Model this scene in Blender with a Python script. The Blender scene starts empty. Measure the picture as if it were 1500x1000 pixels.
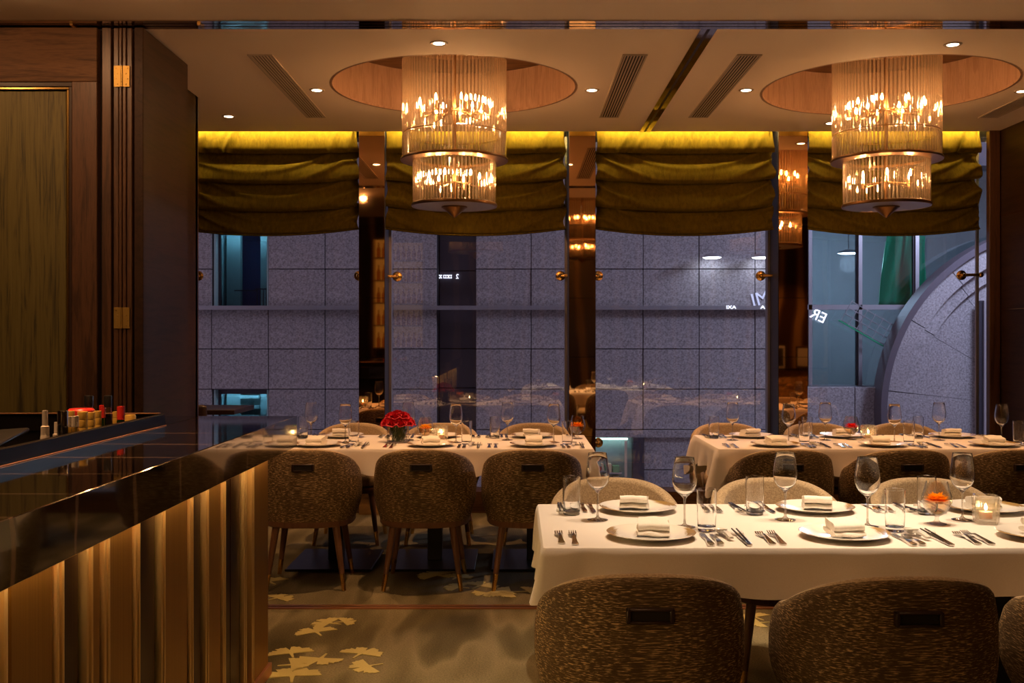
import bpy, bmesh, math, random
from mathutils import Vector, Matrix
from math import sin, cos, pi, radians, exp, sqrt, atan2

random.seed(7)
SC = bpy.context.scene
COL = SC.collection

# ------------------------------------------------------------------ camera, world, exposure
CAMZ = 1.40
cam_d = bpy.data.cameras.new('camera')
cam_d.lens = 36.0
cam_d.sensor_width = 36.0
cam_d.shift_x = -6 / 1500
cam_d.shift_y = -5 / 1500
cam_d.clip_end = 200
cam = bpy.data.objects.new('camera', cam_d)
cam.location = (0, 0, CAMZ)
cam.rotation_euler = (pi / 2, 0, 0)
COL.objects.link(cam)
SC.camera = cam

world = bpy.data.worlds.new('dusk_world')
SC.world = world
world.use_nodes = True
bg = world.node_tree.nodes['Background']
bg.inputs[0].default_value = (0.43, 0.34, 0.425, 1)
bg.inputs[1].default_value = 0.41

SC.view_settings.view_transform = 'Standard'
SC.view_settings.look = 'None'
SC.view_settings.gamma = 1.0
SC.view_settings.use_curve_mapping = False
SC.view_settings.exposure = 1.4
try:
    SC.cycles.max_bounces = 14
    SC.cycles.diffuse_bounces = 4
    SC.cycles.glossy_bounces = 4
    SC.cycles.transmission_bounces = 12
    SC.cycles.transparent_max_bounces = 24
    SC.cycles.sample_clamp_indirect = 4.0
    SC.cycles.caustics_reflective = False
    SC.cycles.caustics_refractive = False
except Exception:
    pass

SPOT = (1.0, 0.52, 0.23)
SPOT_TABLE = (1.0, 0.74, 0.49)
E_SPOT = 46.0        # window-bay downlights
E_TABLE = 90.0      # spots over the front table
E_ROOM = 44.0        # other downlights of the front room
E_BULB = 245.0        # chandelier bulbs, emission strength
E_COVE = 98.0         # LED tape in the blind cove
E_WASH = 4.2       # washers on the folding partition
E_BAR = 28.0          # LED tape below the bar counter

def PX(x, d): return (x - 756) / 1500 * d
def PZ(y, d): return CAMZ - (y - 495) / 1500 * d

# ------------------------------------------------------------------ helpers
def tag(o, label=None, cat=None, group=None, kind=None):
    if label: o['label'] = label
    if cat: o['category'] = cat
    if group: o['group'] = group
    if kind: o['kind'] = kind
    return o

def empty(name, label=None, cat=None, loc=(0, 0, 0), rz=0, group=None, kind=None):
    o = bpy.data.objects.new(name, None)
    o.empty_display_size = 0.05
    COL.objects.link(o)
    o.location = loc
    o.rotation_euler = (0, 0, rz)
    return tag(o, label, cat, group, kind)

def put(name, me, parent=None, loc=(0, 0, 0), rot=(0, 0, 0), scale=None):
    o = bpy.data.objects.new(name, me)
    COL.objects.link(o)
    o.parent = parent
    o.location = loc
    o.rotation_euler = rot
    if scale: o.scale = scale
    return o

class B:
    """collects vertices and faces for one mesh"""
    def __init__(s):
        s.v = []; s.f = []; s.uv = None
    def add(s, vs, fs):
        n = len(s.v)
        s.v += [tuple(p) for p in vs]
        s.f += [tuple(i + n for i in f) for f in fs]
        return s
    def box(s, x0, x1, y0, y1, z0, z1):
        return s.add([(x0, y0, z0), (x1, y0, z0), (x1, y1, z0), (x0, y1, z0), (x0, y0, z1), (x1, y0, z1), (x1, y1, z1), (x0, y1, z1)],
                     [(0, 3, 2, 1), (4, 5, 6, 7), (0, 1, 5, 4), (1, 2, 6, 5), (2, 3, 7, 6), (3, 0, 4, 7)])
    def bbox(s, x0, x1, y0, y1, z0, z1, b=0.003, seg=1):
        bm = bmesh.new()
        bmesh.ops.create_cube(bm, size=1)
        for v in bm.verts:
            v.co = Vector(((x0 + x1) / 2 + v.co.x * (x1 - x0), (y0 + y1) / 2 + v.co.y * (y1 - y0), (z0 + z1) / 2 + v.co.z * (z1 - z0)))
        bmesh.ops.bevel(bm, geom=bm.edges[:], offset=b, segments=seg, affect='EDGES', profile=0.5)
        return s.bm(bm)
    def bm(s, bm):
        bm.verts.index_update()
        s.add([v.co[:] for v in bm.verts], [[v.index for v in f.verts] for f in bm.faces])
        bm.free()
        return s
    def lathe(s, prof, seg=24, c=(0, 0, 0), flat=1.0):
        """prof: [(r,z)...] bottom to top; r==0 makes a pole"""
        vs = []; rows = []
        for r, z in prof:
            if r <= 1e-6:
                rows.append([len(vs)]); vs.append((c[0], c[1], c[2] + z))
            else:
                rows.append(list(range(len(vs), len(vs) + seg)))
                for k in range(seg):
                    a = 2 * pi * k / seg
                    vs.append((c[0] + r * cos(a), c[1] + r * flat * sin(a), c[2] + z))
        fs = []
        for a, b in zip(rows[:-1], rows[1:]):
            if len(a) == 1 and len(b) == 1: continue
            for k in range(seg):
                k2 = (k + 1) % seg
                if len(a) == 1: fs.append((a[0], b[k2], b[k]))
                elif len(b) == 1: fs.append((a[k], a[k2], b[0]))
                else: fs.append((a[k], a[k2], b[k2], b[k]))
        return s.add(vs, fs)
    def tube(s, p0, p1, r0, r1=None, seg=8):
        r1 = r0 if r1 is None else r1
        p0 = Vector(p0); p1 = Vector(p1)
        d = (p1 - p0).normalized()
        a = Vector((0, 0, 1)) if abs(d.z) < 0.9 else Vector((1, 0, 0))
        u = d.cross(a).normalized(); w = d.cross(u)
        vs = []
        for p, r in ((p0, r0), (p1, r1)):
            for k in range(seg):
                t = 2 * pi * k / seg
                vs.append((p + u * (r * cos(t)) + w * (r * sin(t)))[:])
        fs = [(k, k + seg, (k + 1) % seg + seg, (k + 1) % seg) for k in range(seg)]
        fs += [tuple(range(seg)), tuple(range(2 * seg - 1, seg - 1, -1))]
        return s.add(vs, fs)
    def path(s, pts, rads, seg=8, flat=1.0):
        """tube along a polyline; rads one per point"""
        pts = [Vector(p) for p in pts]
        vs = []
        n = len(pts)
        for i, p in enumerate(pts):
            d = (pts[min(i + 1, n - 1)] - pts[max(i - 1, 0)]).normalized()
            a = Vector((0, 0, 1)) if abs(d.z) < 0.9 else Vector((1, 0, 0))
            u = d.cross(a).normalized(); w = d.cross(u)
            for k in range(seg):
                t = 2 * pi * k / seg
                vs.append((p + u * (rads[i] * cos(t)) + w * (rads[i] * flat * sin(t)))[:])
        fs = []
        for i in range(n - 1):
            for k in range(seg):
                k2 = (k + 1) % seg
                fs.append((i * seg + k, (i + 1) * seg + k, (i + 1) * seg + k2, i * seg + k2))
        fs += [tuple(range(seg)), tuple(range(n * seg - 1, (n - 1) * seg - 1, -1))]
        return s.add(vs, fs)
    def grid(s, fn, nu, nv, closed_u=False, uv=None):
        vs = []
        for j in range(nv + 1):
            for i in range(nu + (0 if closed_u else 1)):
                vs.append(fn(i / nu, j / nv))
        w = nu if closed_u else nu + 1
        fs = []
        for j in range(nv):
            for i in range(nu):
                i2 = (i + 1) % w if closed_u else i + 1
                fs.append((j * w + i, j * w + i2, (j + 1) * w + i2, (j + 1) * w + i))
        if uv: s.uv = [uv(i / nu, j / nv) for j in range(nv + 1) for i in range(w)]
        return s.add(vs, fs)
    def prism(s, poly, z0, z1):
        n = len(poly)
        vs = [(x, y, z0) for x, y in poly] + [(x, y, z1) for x, y in poly]
        fs = [tuple(range(n - 1, -1, -1)), tuple(range(n, 2 * n))]
        fs += [(i, (i + 1) % n, (i + 1) % n + n, i + n) for i in range(n)]
        return s.add(vs, fs)
    def mesh(s, name, mat, smooth=None):
        me = bpy.data.meshes.new(name)
        me.from_pydata(s.v, [], s.f)
        if s.uv:
            ul = me.uv_layers.new(name='UVMap')
            for l in me.loops: ul.data[l.vertex_index if False else l.index].uv = s.uv[l.vertex_index]
        me.materials.append(mat)
        if smooth is not None:
            me.polygons.foreach_set('use_smooth', [True] * len(me.polygons))
            me.set_sharp_from_angle(angle=radians(smooth))
        me.update()
        return me

_cache = {}
def cached(key, fn):
    if key not in _cache: _cache[key] = fn()
    return _cache[key]

def boxo(name, mat, parent, x0, x1, y0, y1, z0, z1, bev=0):
    b = B()
    b.bbox(x0, x1, y0, y1, z0, z1, bev) if bev else b.box(x0, x1, y0, y1, z0, z1)
    return put(name, b.mesh(name, mat), parent)

# ------------------------------------------------------------------ materials
MATS = {}
class NT:
    def __init__(s, name):
        m = bpy.data.materials.new(name); m.use_nodes = True
        s.m = m; s.t = m.node_tree; s.n = s.t.nodes; s.l = s.t.links
        s.bsdf = s.n['Principled BSDF']; s.out = s.n['Material Output']
        MATS[name] = m
    def new(s, typ, **kw):
        n = s.n.new(typ)
        for k, v in kw.items():
            if hasattr(n, k): setattr(n, k, v)
            else: n.inputs[k].default_value = v
        return n
    def link(s, a, b): s.l.new(a, b)
    def set(s, **kw):
        for k, v in kw.items():
            s.bsdf.inputs[k.replace('_', ' ')].default_value = v
    def coord(s, kind='Object', scale=(1, 1, 1), rot=(0, 0, 0)):
        c = s.new('ShaderNodeTexCoord'); m = s.new('ShaderNodeMapping')
        m.inputs['Scale'].default_value = scale; m.inputs['Rotation'].default_value = rot
        s.link(c.outputs[kind], m.inputs[0]); return m.outputs[0]
    def noise(s, vec, scale=5, detail=3, rough=0.5, dist=0):
        n = s.new('ShaderNodeTexNoise'); n.inputs['Scale'].default_value = scale; n.inputs['Detail'].default_value = detail
        n.inputs['Roughness'].default_value = rough; n.inputs['Distortion'].default_value = dist
        s.link(vec, n.inputs['Vector']); return n.outputs['Fac']
    def ramp(s, fac, stops):
        r = s.new('ShaderNodeValToRGB'); e = r.color_ramp.elements
        while len(e) < len(stops): e.new(0.5)
        for el, (p, c) in zip(e, stops):
            el.position = p; el.color = (c[0], c[1], c[2], 1)
        s.link(fac, r.inputs[0]); return r.outputs[0]
    def bump(s, h, strength=0.2, dist=0.01):
        b = s.new('ShaderNodeBump'); b.inputs['Strength'].default_value = strength; b.inputs['Distance'].default_value = dist
        s.link(h, b.inputs['Height']); s.link(b.outputs[0], s.bsdf.inputs['Normal'])
    def color(s, out): s.link(out, s.bsdf.inputs['Base Color'])

def plain(name, col, rough=0.5, metal=0.0, **kw):
    t = NT(name); t.set(Base_Color=(*col, 1), Roughness=rough, Metallic=metal, **kw); return t.m

def emit(name, col, strength):
    t = NT(name); t.set(Base_Color=(*col, 1), Emission_Color=(*col, 1), Emission_Strength=strength); return t.m

def wood(name, c1, c2, axis='z', rough=0.38, coat=0.15):
    t = NT(name)
    sc = {'z': (9, 9, 0.7), 'x': (0.7, 9, 9), 'y': (9, 0.7, 9)}[axis]
    v = t.coord('Object', sc)
    n1 = t.noise(v, 2.2, 4, 0.6, 1.2)
    n2 = t.noise(t.coord('Object', tuple(k * 7 for k in sc)), 3, 2, 0.6)
    mx = t.new('ShaderNodeMath', operation='MULTIPLY_ADD'); mx.inputs[1].default_value = 0.35
    t.link(n2, mx.inputs[0]); t.link(n1, mx.inputs[2])
    t.color(t.ramp(mx.outputs[0], [(0.42, c1), (0.62, c2), (0.8, c1)]))
    t.set(Roughness=rough, Coat_Weight=coat, Specular_IOR_Level=0.5 if coat else 0.2)
    t.bump(mx.outputs[0], 0.15, 0.002)
    return t.m

def glassy(name, tint=(1, 1, 1), edge=3.0, base=0.04, top=0.85, rough=0.02, body=0.0, bodycol=(1, 1, 1)):
    """thin clear glass: see-through with reflections that grow towards grazing angles"""
    t = NT(name)
    t.n.remove(t.bsdf)
    tr = t.new('ShaderNodeBsdfTransparent'); tr.inputs[0].default_value = (*tint, 1)
    gl = t.new('ShaderNodeBsdfGlossy'); gl.inputs['Roughness'].default_value = rough
    lw = t.new('ShaderNodeLayerWeight'); lw.inputs[0].default_value = 0.5
    pw = t.new('ShaderNodeMath', operation='POWER'); pw.inputs[1].default_value = edge
    t.link(lw.outputs['Facing'], pw.inputs[0])
    ma = t.new('ShaderNodeMath', operation='MULTIPLY_ADD'); ma.inputs[1].default_value = top - base; ma.inputs[2].default_value = base
    t.link(pw.outputs[0], ma.inputs[0])
    mix = t.new('ShaderNodeMixShader')
    t.link(ma.outputs[0], mix.inputs[0]); t.link(tr.outputs[0], mix.inputs[1]); t.link(gl.outputs[0], mix.inputs[2])
    o = mix.outputs[0]
    if body > 0:
        df = t.new('ShaderNodeBsdfTranslucent'); df.inputs[0].default_value = (*bodycol, 1)
        d2 = t.new('ShaderNodeBsdfDiffuse'); d2.inputs[0].default_value = (*bodycol, 1)
        ad = t.new('ShaderNodeMixShader'); ad.inputs[0].default_value = 0.5
        t.link(df.outputs[0], ad.inputs[1]); t.link(d2.outputs[0], ad.inputs[2])
        m2 = t.new('ShaderNodeMixShader'); m2.inputs[0].default_value = body
        t.link(o, m2.inputs[1]); t.link(ad.outputs[0], m2.inputs[2]); o = m2.outputs[0]
    t.link(o, t.out.inputs[0])
    return t.m

def make_materials():
    # plaster
    t = NT('ceiling_paint'); t.set(Base_Color=(0.84, 0.70, 0.56, 1), Roughness=0.75)
    t.bump(t.noise(t.coord('Object'), 60, 2), 0.03, 0.002)
    plain('dark_void', (0.012, 0.008, 0.006), 0.7)
    plain('vent_metal', (0.50, 0.40, 0.30), 0.5)
    plain('black_metal', (0.012, 0.011, 0.012), 0.35, 0.4)
    plain('black_plastic', (0.012, 0.011, 0.011), 0.3)
    wood('dark_wood', (0.050, 0.022, 0.011), (0.105, 0.047, 0.022), 'z')
    wood('dark_wood_x', (0.060, 0.027, 0.012), (0.125, 0.058, 0.024), 'x', 0.55, 0.0)
    wood('wall_wood', (0.026, 0.012, 0.007), (0.042, 0.019, 0.010), 'y', 0.5, 0.0)
    wood('recess_wood', (0.26, 0.15, 0.095), (0.34, 0.205, 0.135), 'z', 0.5, 0.0)
    wood('leg_wood', (0.14, 0.062, 0.030), (0.20, 0.09, 0.045), 'z', 0.35)
    t = NT('olive_weave')
    n = t.noise(t.coord('Object', (55, 55, 2.4)), 1.0, 4, 0.65, 0.6)
    t.color(t.ramp(n, [(0.35, (0.034, 0.025, 0.004)), (0.50, (0.105, 0.080, 0.014)), (0.75, (0.13, 0.102, 0.024))]))
    t.set(Roughness=0.55); t.bump(n, 0.3, 0.004)
    plain('brass', (0.85, 0.52, 0.16), 0.22, 1.0)
    plain('bronze', (0.36, 0.20, 0.085), 0.32, 1.0)
    plain('pale_brass', (0.92, 0.68, 0.36), 0.34, 1.0)
    plain('upstand_stone', (0.010, 0.008, 0.007), 0.3, Specular_IOR_Level=0.1)
    plain('hinge_brass', (0.40, 0.25, 0.06), 0.45, 0.7)
    t = NT('gold_foil'); n = t.noise(t.coord('Object', (1, 1, 1.6)), 7, 3, 0.6, 1.5); t.set(Base_Color=(0.75, 0.42, 0.14, 1), Metallic=1.0, Roughness=0.22); t.bump(n, 1.0, 0.12)
    plain('chrome', (0.80, 0.78, 0.75), 0.12, 1.0)
    plain('bronze_mirror', (0.70, 0.44, 0.22), 0.025, 1.0)
    plain('ceiling_mirror', (0.62, 0.50, 0.40), 0.04, 1.0)
    # brushed brass of the bar front
    for nm, c, r in (('brushed_brass', (0.38, 0.20, 0.048), 0.38), ('brushed_bronze', (0.055, 0.020, 0.008), 0.30)):
        t = NT(nm)
        n = t.noise(t.coord('Object', (160, 160, 0.5)), 1.0, 3, 0.6)
        t.color(t.ramp(n, [(0.3, tuple(k * 0.8 for k in c)), (0.7, c)]))
        t.set(Roughness=r, Metallic=1.0, Anisotropic=0.5); t.bump(n, 0.06, 0.002)
    # black marble
    t = NT('black_marble')
    v = t.coord('Object', (0.35, 1.7, 1.7))
    w = t.new('ShaderNodeTexWave'); w.bands_direction = 'Y'; w.inputs['Scale'].default_value = 0.55; w.inputs['Distortion'].default_value = 3.5
    w.inputs['Detail'].default_value = 3; w.inputs['Detail Scale'].default_value = 1.2
    t.link(v, w.inputs['Vector'])
    t.color(t.ramp(w.outputs['Fac'], [(0.0, (0.010, 0.0075, 0.006)), (0.985, (0.013, 0.009, 0.007)), (0.998, (0.16, 0.11, 0.075))]))
    t.set(Roughness=0.06, Coat_Weight=0.6, Coat_Roughness=0.03, Specular_IOR_Level=0.7)
    # chair fabrics
    t = NT('chair_streak')
    c = t.new('ShaderNodeTexCoord'); m = t.new('ShaderNodeMapping'); m.inputs['Scale'].default_value = (42, 360, 1)
    t.link(c.outputs['UV'], m.inputs[0])
    n = t.noise(m.outputs[0], 1.0, 2.5, 0.6, 0.25)
    n2 = t.noise(t.coord('UV', (7, 5, 1)), 1.0, 2)
    ad = t.new('ShaderNodeMath', operation='MULTIPLY_ADD'); ad.inputs[1].default_value = 0.18
    t.link(n2, ad.inputs[0]); t.link(n, ad.inputs[2])
    t.color(t.ramp(ad.outputs[0], [(0.54, (0.092, 0.055, 0.022)), (0.65, (0.19, 0.12, 0.05)), (0.73, (0.80, 0.56, 0.27))]))
    rr = t.ramp(ad.outputs[0], [(0.58, (0.8, 0.8, 0.8)), (0.74, (0.33, 0.33, 0.33))]); t.link(rr, t.bsdf.inputs['Roughness'])
    mr = t.ramp(ad.outputs[0], [(0.66, (0, 0, 0)), (0.76, (0.55, 0.55, 0.55))]); t.link(mr, t.bsdf.inputs['Metallic'])
    t.bump(ad.outputs[0], 0.5, 0.004)
    t = NT('chair_beige')
    n = t.noise(t.coord('Object', (160, 160, 160)), 1.0, 3, 0.6)
    t.color(t.ramp(n, [(0.35, (0.30, 0.20, 0.105)), (0.65, (0.52, 0.38, 0.22))]))
    t.set(Roughness=0.85, Sheen_Weight=0.3); t.bump(n, 0.35, 0.003)
    plain('slot_dark', (0.030, 0.013, 0.008), 0.4)
    # linen
    t = NT('white_linen')
    n = t.noise(t.coord('Object', (1, 1, 1)), 420, 2)
    t.color(t.ramp(n, [(0.3, (0.76, 0.69, 0.63)), (0.7, (0.82, 0.76, 0.70))]))
    t.set(Roughness=0.8, Sheen_Weight=0.15); t.bump(n, 0.06, 0.001)
    t = NT('napkin_linen')
    n = t.noise(t.coord('Object', (1, 1, 1)), 300, 2)
    t.color(t.ramp(n, [(0.3, (0.80, 0.74, 0.66)), (0.7, (0.88, 0.83, 0.76))]))
    t.set(Roughness=0.85); t.bump(n, 0.15, 0.001)
    # velvet
    t = NT('olive_velvet')
    n = t.noise(t.coord('Object', (14, 14, 5)), 3.0, 4, 0.6, 0.8)
    t.color(t.ramp(n, [(0.3, (0.060, 0.040, 0.0015)), (0.7, (0.105, 0.071, 0.003))]))
    t.set(Roughness=0.8, Specular_IOR_Level=0.12, Sheen_Weight=0.12, Sheen_Roughness=0.5, Sheen_Tint=(0.9, 0.7, 0.1, 1)); t.bump(n, 0.35, 0.004)
    # carpet
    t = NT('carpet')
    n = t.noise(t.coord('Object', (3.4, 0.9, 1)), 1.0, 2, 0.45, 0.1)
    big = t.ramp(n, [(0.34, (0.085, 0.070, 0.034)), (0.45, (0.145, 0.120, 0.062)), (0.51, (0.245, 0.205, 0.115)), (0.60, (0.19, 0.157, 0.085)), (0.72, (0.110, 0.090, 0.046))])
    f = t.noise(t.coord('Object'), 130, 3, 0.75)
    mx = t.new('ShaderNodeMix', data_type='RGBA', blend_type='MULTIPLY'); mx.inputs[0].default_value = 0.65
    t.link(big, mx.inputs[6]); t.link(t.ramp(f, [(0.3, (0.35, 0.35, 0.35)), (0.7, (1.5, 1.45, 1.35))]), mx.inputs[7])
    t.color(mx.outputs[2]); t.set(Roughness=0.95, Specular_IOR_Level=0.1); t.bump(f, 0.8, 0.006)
    t = NT('leaf_pile')
    f = t.noise(t.coord('Object'), 240, 2, 0.7)
    t.color(t.ramp(f, [(0.3, (0.40, 0.32, 0.095)), (0.7, (0.64, 0.53, 0.20))])); t.set(Roughness=0.9); t.bump(f, 0.4, 0.003)
    # tableware
    plain('porcelain', (0.82, 0.78, 0.72), 0.12, Coat_Weight=0.5)
    t = NT('gilt_porcelain')
    c = t.new('ShaderNodeTexCoord'); sp = t.new('ShaderNodeSeparateXYZ'); t.link(c.outputs['Object'], sp.inputs[0])
    ln = t.new('ShaderNodeVectorMath', operation='LENGTH'); t.link(c.outputs['Object'], ln.inputs[0])
    at = t.new('ShaderNodeMath', operation='ARCTAN2'); t.link(sp.outputs[1], at.inputs[0]); t.link(sp.outputs[0], at.inputs[1])
    cb = t.new('ShaderNodeCombineXYZ'); t.link(at.outputs[0], cb.inputs[0])
    l2 = t.new('ShaderNodeMath', operation='MULTIPLY'); l2.inputs[1].default_value = 260; t.link(ln.outputs['Value'], l2.inputs[0]); t.link(l2.outputs[0], cb.inputs[1])
    br = t.noise(cb.outputs[0], 1.0, 3, 0.6)
    ang = t.new('ShaderNodeMath', operation='COSINE'); t.link(at.outputs[0], ang.inputs[0])
    aa = t.new('ShaderNodeMath', operation='ABSOLUTE'); t.link(ang.outputs[0], aa.inputs[0])
    mr = t.new('ShaderNodeMapRange'); mr.inputs['From Min'].default_value = 0.090; mr.inputs['From Max'].default_value = 0.142
    t.link(ln.outputs['Value'], mr.inputs['Value'])
    ap = t.new('ShaderNodeMath', operation='POWER'); ap.inputs[1].default_value = 5.0; t.link(aa.outputs[0], ap.inputs[0])
    m1 = t.new('ShaderNodeMath', operation='MULTIPLY'); t.link(mr.outputs[0], m1.inputs[0]); t.link(ap.outputs[0], m1.inputs[1])
    m2 = t.new('ShaderNodeMath', operation='MULTIPLY'); t.link(m1.outputs[0], m2.inputs[0]); t.link(br, m2.inputs[1])
    msk = t.ramp(m2.outputs[0], [(0.18, (0, 0, 0)), (0.26, (1, 1, 1))])
    mc = t.new('ShaderNodeMix', data_type='RGBA'); mc.inputs[6].default_value = (0.82, 0.78, 0.72, 1); mc.inputs[7].default_value = (0.50, 0.31, 0.10, 1)
    t.link(msk, mc.inputs[0]); t.color(mc.outputs[2])
    mm = t.new('ShaderNodeMath', operation='MULTIPLY'); mm.inputs[1].default_value = 0.3; t.link(msk, mm.inputs[0]); t.link(mm.outputs[0], t.bsdf.inputs['Metallic'])
    t.set(Roughness=0.18)
    plain('steel', (0.62, 0.59, 0.55), 0.18, 1.0)
    plain('ebony', (0.015, 0.011, 0.010), 0.3)
    plain('clear_glass', (1, 1, 1), 0.0, 0.0, Transmission_Weight=1.0, IOR=1.45)
    glassy('thin_glass', (0.96, 0.95, 0.93), 2.6, 0.05, 0.85, 0.02)
    glassy('stem_glass', (0.80, 0.78, 0.75), 1.2, 0.12, 0.95, 0.03)
    glassy('bowl_water', (0.95, 0.82, 0.60), 3.0, 0.05, 0.6, 0.02)
    glassy('crystal_cut', (0.95, 0.92, 0.88), 2.0, 0.10, 0.9, 0.03, 0.10, (0.9, 0.85, 0.75))
    glassy('crystal_rod', (0.97, 0.92, 0.84), 1.3, 0.20, 0.95, 0.09, 0.036, (1.0, 0.84, 0.62))
    glassy('window_glass', (0.93, 0.93, 0.96), 4.0, 0.12, 0.9, 0.0)
    glassy('far_glass', (0.72, 0.80, 0.84), 3.0, 0.07, 0.8, 0.02)
    glassy('amber_glass', (0.75, 0.48, 0.18), 2.5, 0.06, 0.8, 0.03)
    glassy('oil_glass', (0.80, 0.72, 0.40), 2.5, 0.06, 0.8, 0.03, 0.12, (0.6, 0.45, 0.15))
    glassy('green_glass', (0.10, 0.28, 0.10), 2.5, 0.06, 0.8, 0.03, 0.2, (0.03, 0.12, 0.03))
    plain('dark_sauce', (0.018, 0.008, 0.004), 0.15)
    plain('gold_cap', (0.80, 0.50, 0.10), 0.35, 0.35)
    plain('red_cap', (0.55, 0.025, 0.02), 0.35)
    plain('white_cap', (0.60, 0.52, 0.42), 0.4)
    plain('candle_wax', (0.85, 0.72, 0.50), 0.5, Subsurface_Weight=0.3)
    emit('flame', (1.0, 0.62, 0.25), 30.0)
    plain('rose_petal', (0.56, 0.004, 0.020), 0.6)
    for nm, c in (('orange_petal', (1.0, 0.36, 0.01)), ('amber_petal', (1.0, 0.50, 0.015)), ('red_petal', (0.85, 0.02, 0.02))):
        t = NT(nm); t.n.remove(t.bsdf)
        a = t.new('ShaderNodeBsdfDiffuse'); a.inputs[0].default_value = (*c, 1); b_ = t.new('ShaderNodeBsdfTranslucent'); b_.inputs[0].default_value = (*c, 1)
        x = t.new('ShaderNodeMixShader'); x.inputs[0].default_value = 0.5
        t.link(a.outputs[0], x.inputs[1]); t.link(b_.outputs[0], x.inputs[2]); t.link(x.outputs[0], t.out.inputs[0])
    plain('leaf_green', (0.05, 0.10, 0.02), 0.5)
    emit('bulb_glow', (1.0, 0.50, 0.20), E_BULB)
    emit('bulb_dim', (1.0, 0.46, 0.15), 70.0)
    emit('lens_glow', (1.0, 0.80, 0.55), 9.0)
    emit('cove_tape', (1.0, 0.70, 0.18), E_COVE)
    emit('bar_tape', (1.0, 0.60, 0.22), E_BAR)
    # outside
    t = NT('granite')
    g = t.noise(t.coord('Object'), 45, 3, 0.8)
    g2 = t.noise(t.coord('Object'), 2.0, 2)
    mx = t.new('ShaderNodeMix', data_type='RGBA', blend_type='MULTIPLY'); mx.inputs[0].default_value = 0.5
    t.link(t.ramp(g, [(0.34, (0.17, 0.15, 0.16)), (0.5, (0.34, 0.32, 0.34)), (0.66, (0.46, 0.43, 0.46))]), mx.inputs[6])
    t.link(t.ramp(g2, [(0.3, (0.8, 0.78, 0.82)), (0.7, (1.05, 1.05, 1.05))]), mx.inputs[7])
    t.color(mx.outputs[2]); t.set(Roughness=0.8)
    plain('granite_dark', (0.10, 0.085, 0.11), 0.75)
    plain('joint_dark', (0.05, 0.045, 0.06), 0.9)
    plain('alu_frame', (0.40, 0.39, 0.44), 0.4, 0.6)
    plain('alu_dark', (0.06, 0.055, 0.075), 0.45, 0.5)
    plain('teal_wall', (0.34, 0.50, 0.52), 0.8)
    plain('blue_wall', (0.05, 0.06, 0.20), 0.8)
    plain('far_room', (0.19, 0.20, 0.215), 0.8)
    t = NT('green_cloth'); t.set(Base_Color=(0.01, 0.36, 0.16, 1), Roughness=0.7)
    plain('asphalt', (0.04, 0.04, 0.045), 0.9)
    emit('sign_white', (0.85, 0.9, 1.0), 0.9)
    emit('sign_dim', (0.75, 0.8, 1.0), 0.14)
    emit('cool_lamp', (0.85, 0.93, 1.0), 6.0)
    emit('shop_lamp', (0.75, 1.0, 0.85), 1.6)
    emit('teal_lamp', (0.45, 0.85, 1.0), 7.0)
    plain('box_green', (0.10, 0.30, 0.16), 0.6); plain('box_red', (0.40, 0.05, 0.05), 0.6); plain('box_cream', (0.55, 0.50, 0.35), 0.6)
    # back of the room
    t = NT('brown_marble')
    w = t.new('ShaderNodeTexWave'); w.inputs['Scale'].default_value = 0.7; w.inputs['Distortion'].default_value = 7; w.inputs['Detail'].default_value = 3; w.inputs['Detail Scale'].default_value = 0.8
    t.link(t.coord('Object', (1.2, 1, 0.5)), w.inputs['Vector'])
    t.color(t.ramp(w.outputs['Fac'], [(0.3, (0.05, 0.022, 0.008)), (0.7, (0.11, 0.055, 0.018)), (0.92, (0.30, 0.18, 0.06))]))
    t.set(Roughness=0.3)
    emit('amber_back', (1.0, 0.52, 0.12), 0.07)
    plain('paper_white', (0.75, 0.70, 0.60), 0.7)
    plain('picture_dark', (0.05, 0.04, 0.035), 0.5)
    plain('copper', (0.62, 0.30, 0.15), 0.35, 0.9)
make_materials()
m = MATS

# ================================================================== STRUCTURE
CEIL = 3.02
HIGH = 3.75
STEP = 4.45
RIGHT = 3.78
WY = 8.12          # front face of the mirrored columns
GY = 8.42          # window glass

def S(name, mesh_or_b, mat=None, smooth=None, label=None, cat=None):
    me = mesh_or_b.mesh(name, m[mat], smooth) if isinstance(mesh_or_b, B) else mesh_or_b
    o = put(name, me)
    o['kind'] = 'structure'
    if label: o['label'] = label
    if cat: o['category'] = cat
    return o

# ---- floor with ginkgo leaves worked into the carpet
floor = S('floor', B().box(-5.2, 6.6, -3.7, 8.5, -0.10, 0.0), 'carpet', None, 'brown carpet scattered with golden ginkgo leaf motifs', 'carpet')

def ginkgo():
    pts = []
    n = 26
    for i in range(n + 1):
        a = radians(2 + 176 * i / n)
        r = 0.5 * (1 + 0.05 * sin(i * 2.9) + 0.03 * sin(i * 5.3))
        if i == 13: r *= 0.55
        if i in (7, 19): r *= 0.82
        pts.append((r * cos(a), r * sin(a)))
    pts += [(-0.05, 0.05), (-0.035, -0.02), (-0.02, -0.26), (0.02, -0.27), (0.035, -0.02), (0.05, 0.05)]
    cx, cy = 0.0, 0.06
    b = B(); nn = len(pts)
    vs = [(cx, cy, 0.003)] + [(x, y, 0.003) for x, y in pts] + [(x, y, 0.0) for x, y in pts]
    fs = [(0, 1 + i, 1 + (i + 1) % nn) for i in range(nn)] + [(1 + i, 1 + nn + i, 1 + nn + (i + 1) % nn, 1 + (i + 1) % nn) for i in range(nn)]
    b.add(vs, fs)
    return b.mesh('ginkgo_leaf', m['leaf_pile'])
gk = ginkgo()
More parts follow.
